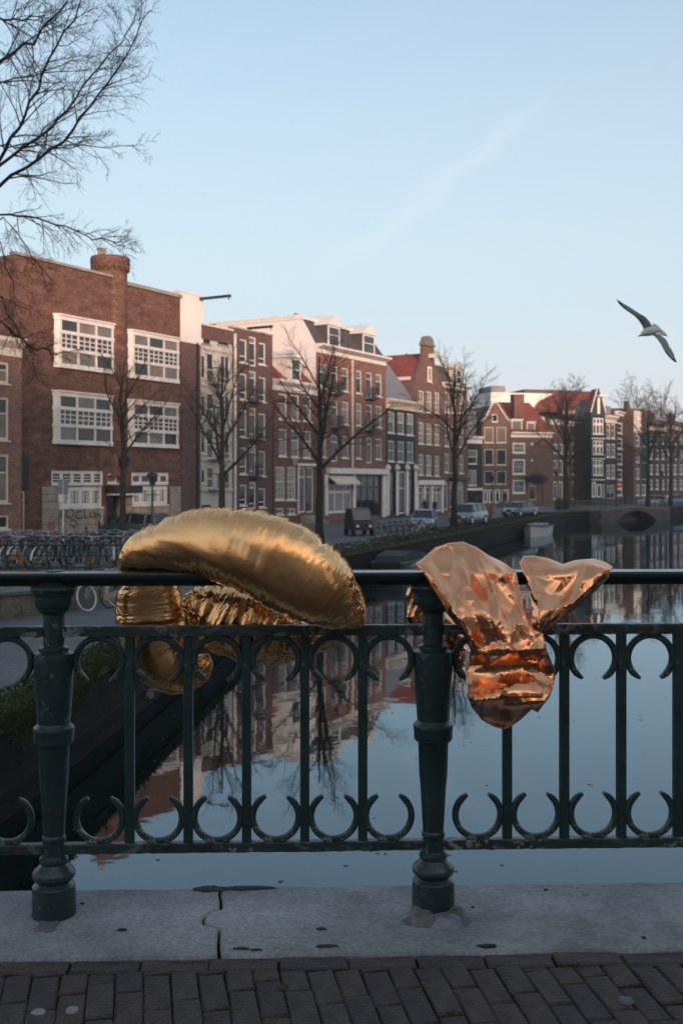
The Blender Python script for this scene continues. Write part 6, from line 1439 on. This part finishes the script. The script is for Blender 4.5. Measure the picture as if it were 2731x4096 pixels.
def pouch(mb, outline, vfun, thick, amp, fold, step=9, seed=0, back=.5, fac=None):
    fac = fac or (lambda X,Y: tin((X-1365.5)/1228.6,(Y-1930)/1228.6,seed,.04)*1.4)
    # outline in picture pixels; dense triangulation, front and back skins
    pts = []
    for i, a in enumerate(outline):
        b = outline[(i+1) % len(outline)]; n = max(1,int(math.hypot(b[0]-a[0],b[1]-a[1])/step))
        for k in range(n): pts.append((a[0]+(b[0]-a[0])*k/n, a[1]+(b[1]-a[1])*k/n))
    nb = len(pts); O = np.array(pts)
    def inside(x, y):
        c = False; j = nb-1
        for i in range(nb):
            if (O[i,1] > y) != (O[j,1] > y) and x < (O[j,0]-O[i,0])*(y-O[i,1])/(O[j,1]-O[i,1])+O[i,0]: c = not c
            j = i
        return c
    xs = np.arange(O[:,0].min(), O[:,0].max(), step); ys = np.arange(O[:,1].min(), O[:,1].max(), step*.87)
    rs = np.random.RandomState(seed); inner = []
    for r_, y in enumerate(ys):
        for x in xs:
            X = x+(step/2 if r_ % 2 else 0)+rs.uniform(-1.5,1.5); Y = y+rs.uniform(-1.5,1.5)
            if inside(X,Y) and np.min((O[:,0]-X)**2+(O[:,1]-Y)**2) > (step*.6)**2: inner.append((X,Y))
    allp = pts+inner; res = geometry.delaunay_2d_cdt([Vector(p) for p in allp], [(i,(i+1) % nb) for i in range(nb)], [], 1, 1e-4)
    V2 = [tuple(v) for v in res[0]]; tris = [tuple(f) for f in res[2]]
    A = np.array(V2); dist = np.sqrt(np.min((A[:,None,0]-O[None,:,0])**2+(A[:,None,1]-O[None,:,1])**2, axis=1))
    x = (A[:,0]-1365.5)/1228.6; y = (A[:,1]-1930)/1228.6
    e = np.clip(dist/48,0,1); puff = np.sqrt(1-(1-e)**2)
    ed = np.clip(dist/26,.12,1)
    bumps = amp*fac(A[:,0],A[:,1])*ed+fold(A[:,0],A[:,1])*ed
    v0 = np.array([vfun(a,b) for a,b in V2])
    front = v0-thick*puff+bumps; bk = v0+thick*back*puff+.004
    n0 = len(mb.v)
    for i in range(len(V2)): mb.v.append(tuple(bp(V2[i][0],V2[i][1],float(front[i]))))
    for i in range(len(V2)):
        mb.v.append(tuple(bp(V2[i][0],V2[i][1],float(bk[i])) if dist[i] > 1e-3 else mb.v[n0+i]))
    N = len(V2)
    for f in tris: mb.f.append(tuple(n0+i for i in f)[::-1]); mb.m.append(0); mb.f.append(tuple(n0+N+i for i in f)); mb.m.append(0)
def smooth_step(a, b, x): t = np.clip((x-a)/(b-a),0,1); return t*t*(3-2*t)
copper = thing('copper_balloon', 'crumpled half empty copper foil balloon draped over the right railing post', 'balloon'); place(copper)
main = [(1637,2268),(1690,2235),(1738,2190),(1790,2172),(1850,2166),(1905,2188),(1955,2222),(2010,2248),(2062,2285),(2072,2330),(2090,2420),(2108,2470),(2132,2512),(2172,2535),(2186,2600),(2206,2650),(2222,2690),(2214,2740),(2196,2790),(2170,2822),(2150,2850),(2126,2838),(2080,2880),(2040,2908),(2012,2918),(1970,2905),(1925,2880),(1886,2830),(1865,2780),(1860,2720),(1872,2660),(1880,2600),(1862,2560),(1848,2530),(1836,2510),(1800,2470),(1770,2415),(1735,2360),(1705,2312),(1685,2282),(1668,2262)]
def vmain(x, y):
    st = smooth_step
    ln = lambda p, q: min(max((y-p)/(q-p),0),1)
    a = .04-.135*st(2150,2300,y)-.115*st(2270,2500,y)-.015*st(2480,2600,y)+.03*st(2590,2690,y)-.075*st(2685,2805,y)+.12*st(2795,2918,y)
    return float(a-.02*math.exp(-((x-2040)/120)**2)*st(2560,2700,y))
def fac_main(X, Y):
    x, y = (X-1365.5)/1228.6, (Y-1930)/1228.6
    ang = np.arctan2(Y-2760, X-2020)*.42; r = np.hypot(Y-2760, X-2020)/1228.6
    ac, al = (x*.92-y*.39), (x*.39+y*.92)*.36
    up = tin(ac, al, 4, .062)*1.25+tin(ac, al*1.3, 14, .030)*1.0; lo = tin(x*.55, y, 5, .055)*.75+tin(x*.8, y, 15, .028)*.5; big = tin(x, y, 6, .11)
    t = smooth_step(2520,2640,Y); e = 1-smooth_step(2800,2850,Y)*.7
    return up*(1-t)+lo*t*e+big*.8+tin(x, y, 16, .035)*.3
def fold_main(x, y):
    up = 1-smooth_step(2560,2660,y); ang = np.arctan2(y-2760, x-2020)
    q = x*.92-y*.39
    f1 = .020*(tri(q/128.+.12*np.sin(y/70))-.5)*smooth_step(2190,2330,y)*up
    lo = smooth_step(2500,2590,y)*(1-smooth_step(2790,2840,y))
    return f1+.011*(tri((y+.22*(x-2000)+14*np.sin(x/63))/135.)-.5)*lo
mb = MB(); pouch(mb, main, vmain, .014, .75, fold_main, 6, 4, fac=fac_main); mb.build('draped_body', M['copper'], copper, 14)
wing = [(2076,2252),(2092,2224),(2130,2222),(2190,2232),(2250,2256),(2300,2240),(2370,2234),(2420,2248),(2448,2266),(2432,2310),(2395,2352),(2330,2410),(2270,2458),(2235,2488),(2195,2515),(2165,2540),(2130,2535),(2128,2440),(2120,2370),(2098,2310)]
def fac_wing(X, Y):
    x, y = (X-1365.5)/1228.6, (Y-1930)/1228.6; ang = np.arctan2(Y-2560, X-2140)*.45; r = np.hypot(Y-2560, X-2140)/1228.6
    return tin(x*.5-y*.3, x*.2+y*.6, 21, .06)*.9+tin(x, y, 22, .08)*.9+tin(x, y, 23, .032)*(.4+.8*smooth_step(2290,2380,X))
def fold_wing(x, y):
    ang = np.arctan2(y-2560, x-2140); return .012*(tri(ang*1.3+.3)-.5)
mb = MB(); pouch(mb, wing, lambda x,y: float(.0-.095*smooth_step(2190,2310,y)-.09*smooth_step(2280,2520,y)), .016, .75, fold_wing, 6, 9, fac=fac_wing); mb.build('side_lobe', M['copper'], copper, 14)
flap = [(1632,2352),(1660,2338),(1690,2345),(1700,2400),(1700,2470),(1690,2500),(1640,2498),(1625,2470),(1632,2420),(1622,2380)]
mb = MB(); pouch(mb, flap, lambda x,y: .13, .025, .8, lambda x,y: .01*(tri((x+.4*y)/26.)-.5), 7, 14); mb.build('rear_flap', M['copper'], copper, True)
rear = [(1745,2420),(1800,2470),(1850,2540),(1870,2600),(1860,2660),(1880,2790),(1830,2660),(1790,2600),(1740,2560)]
mb = MB(); pouch(mb, rear, lambda x,y: .11, .03, .8, lambda x,y: .01*(tri((x+.4*y)/26.)-.5), 9, 15); mb.build('rear_flap', M['copper'], copper, True)

# ------------------------------------------------------------------ gull in flight
gd = 12.3
def gpt(cx, cy, dd=0): return world_at(2420+cx*.1983, 1150+cy*.1983, gd+dd)
gull = MB()
spine = [(700,965,20),(722,940,46),(770,905,76),(850,890,92),(930,880,90),(1010,868,70),(1080,860,46),(1120,862,24)]
n = 12; base_ = 0; k_ = .1983*gd/F
for cx, cy, r in spine:
    c = gpt(cx,cy)
    for j in range(n):
        t = 2*math.pi*j/n; gull.v.append(tuple(c+Vector((0.10*math.cos(t)*r*k_, math.sin(t)*r*k_*.9, math.cos(t)*r*k_))))
for i in range(len(spine)-1):
    for j in range(n): gull.f.append((i*n+j,i*n+(j+1)%n,(i+1)*n+(j+1)%n,(i+1)*n+j)); gull.m.append(0)
gull.f.append(tuple(range(n))); gull.m.append(0)
def surf(rows, th, mats):
    """rows of (leading point, trailing point); thin cambered surface"""
    b = len(gull.v); q = 5
    for (a, e, dz) in rows:
        A_, E_ = gpt(*a), gpt(*e)
        for j in range(q+1):
            t = j/q; p = A_.lerp(E_,t); h_ = th*math.sin(math.pi*(t**.6)); nrm = Vector((0,1,0))
            gull.v.append(tuple(p-nrm*h_)); gull.v.append(tuple(p+nrm*h_*.4+nrm*.001))
    m = 2*(q+1)
    for i in range(len(rows)-1):
        for j in range(q):
            for s in (0,1):
                f = (b+i*m+2*j+s,b+i*m+2*j+2+s,b+(i+1)*m+2*j+2+s,b+(i+1)*m+2*j+s); gull.f.append(f if s else f[::-1]); gull.m.append(mats(i,j))
surf([((770,850,0),(950,810,.04),0),((745,780,-.02),(935,770,.03),0),((690,690,-.08),(890,690,0),0),((620,610,-.14),(800,590,-.06),0),((550,550,-.19),(690,525,-.12),0),((470,495,-.22),(555,440,-.17),0),((390,440,-.24),(450,372,-.20),0),((310,372,-.25),(350,318,-.23),0),((255,305,-.26),(275,268,-.25),0),((222,242,-.27),(230,238,-.265),0)], .008, lambda i,j: 2 if i >= 7 or (i > 3 and j == 0) else 1)
surf([((930,950,0),(1075,930,.03),0),((980,980,-.01),(1130,975,.03),0),((1040,1040,-.05),(1200,1030,0),0),((1090,1110,-.1),(1255,1105,-.05),0),((1135,1180,-.14),(1280,1180,-.09),0),((1185,1285,-.18),(1340,1270,-.13),0),((1250,1370,-.22),(1385,1360,-.17),0),((1320,1445,-.25),(1400,1425,-.21),0),((1385,1498,-.27),(1425,1475,-.25),0),((1436,1514,-.29),(1438,1508,-.285),0)], .008, lambda i,j: 2 if i >= 7 or (i > 4 and j == 0) else 1)
surf([((940,800,.03),(955,720,.05),0),((990,830,.03),(1040,750,.06),0),((1040,850,.03),(1130,845,.06),0),((1060,880,.03),(1200,905,.06),0),((1080,920,.03),(1255,990,.06),0),((1090,935,.03),(1140,965,.05),0)], .004, lambda i,j: 0)
gull.cur = 3; gull.tube([gpt(700,968), gpt(676,978), gpt(652,998)], [.010,.007,.002], 6); gull.cur = 0
GM = [mat('gull_white', (.70,.70,.70), .8, var=.1, scale=30), mat('gull_grey', (.26,.27,.29), .8, var=.25, scale=30), mat('gull_black', (.02,.02,.024), .7, var=.3, scale=40), mat('gull_beak', (.16,.05,.03), .5, var=.2, scale=40)]
go = gull.build('seagull', GM, None, 'all'); tag(go, 'white and grey gull banking with black wing tips against the sky', 'bird')
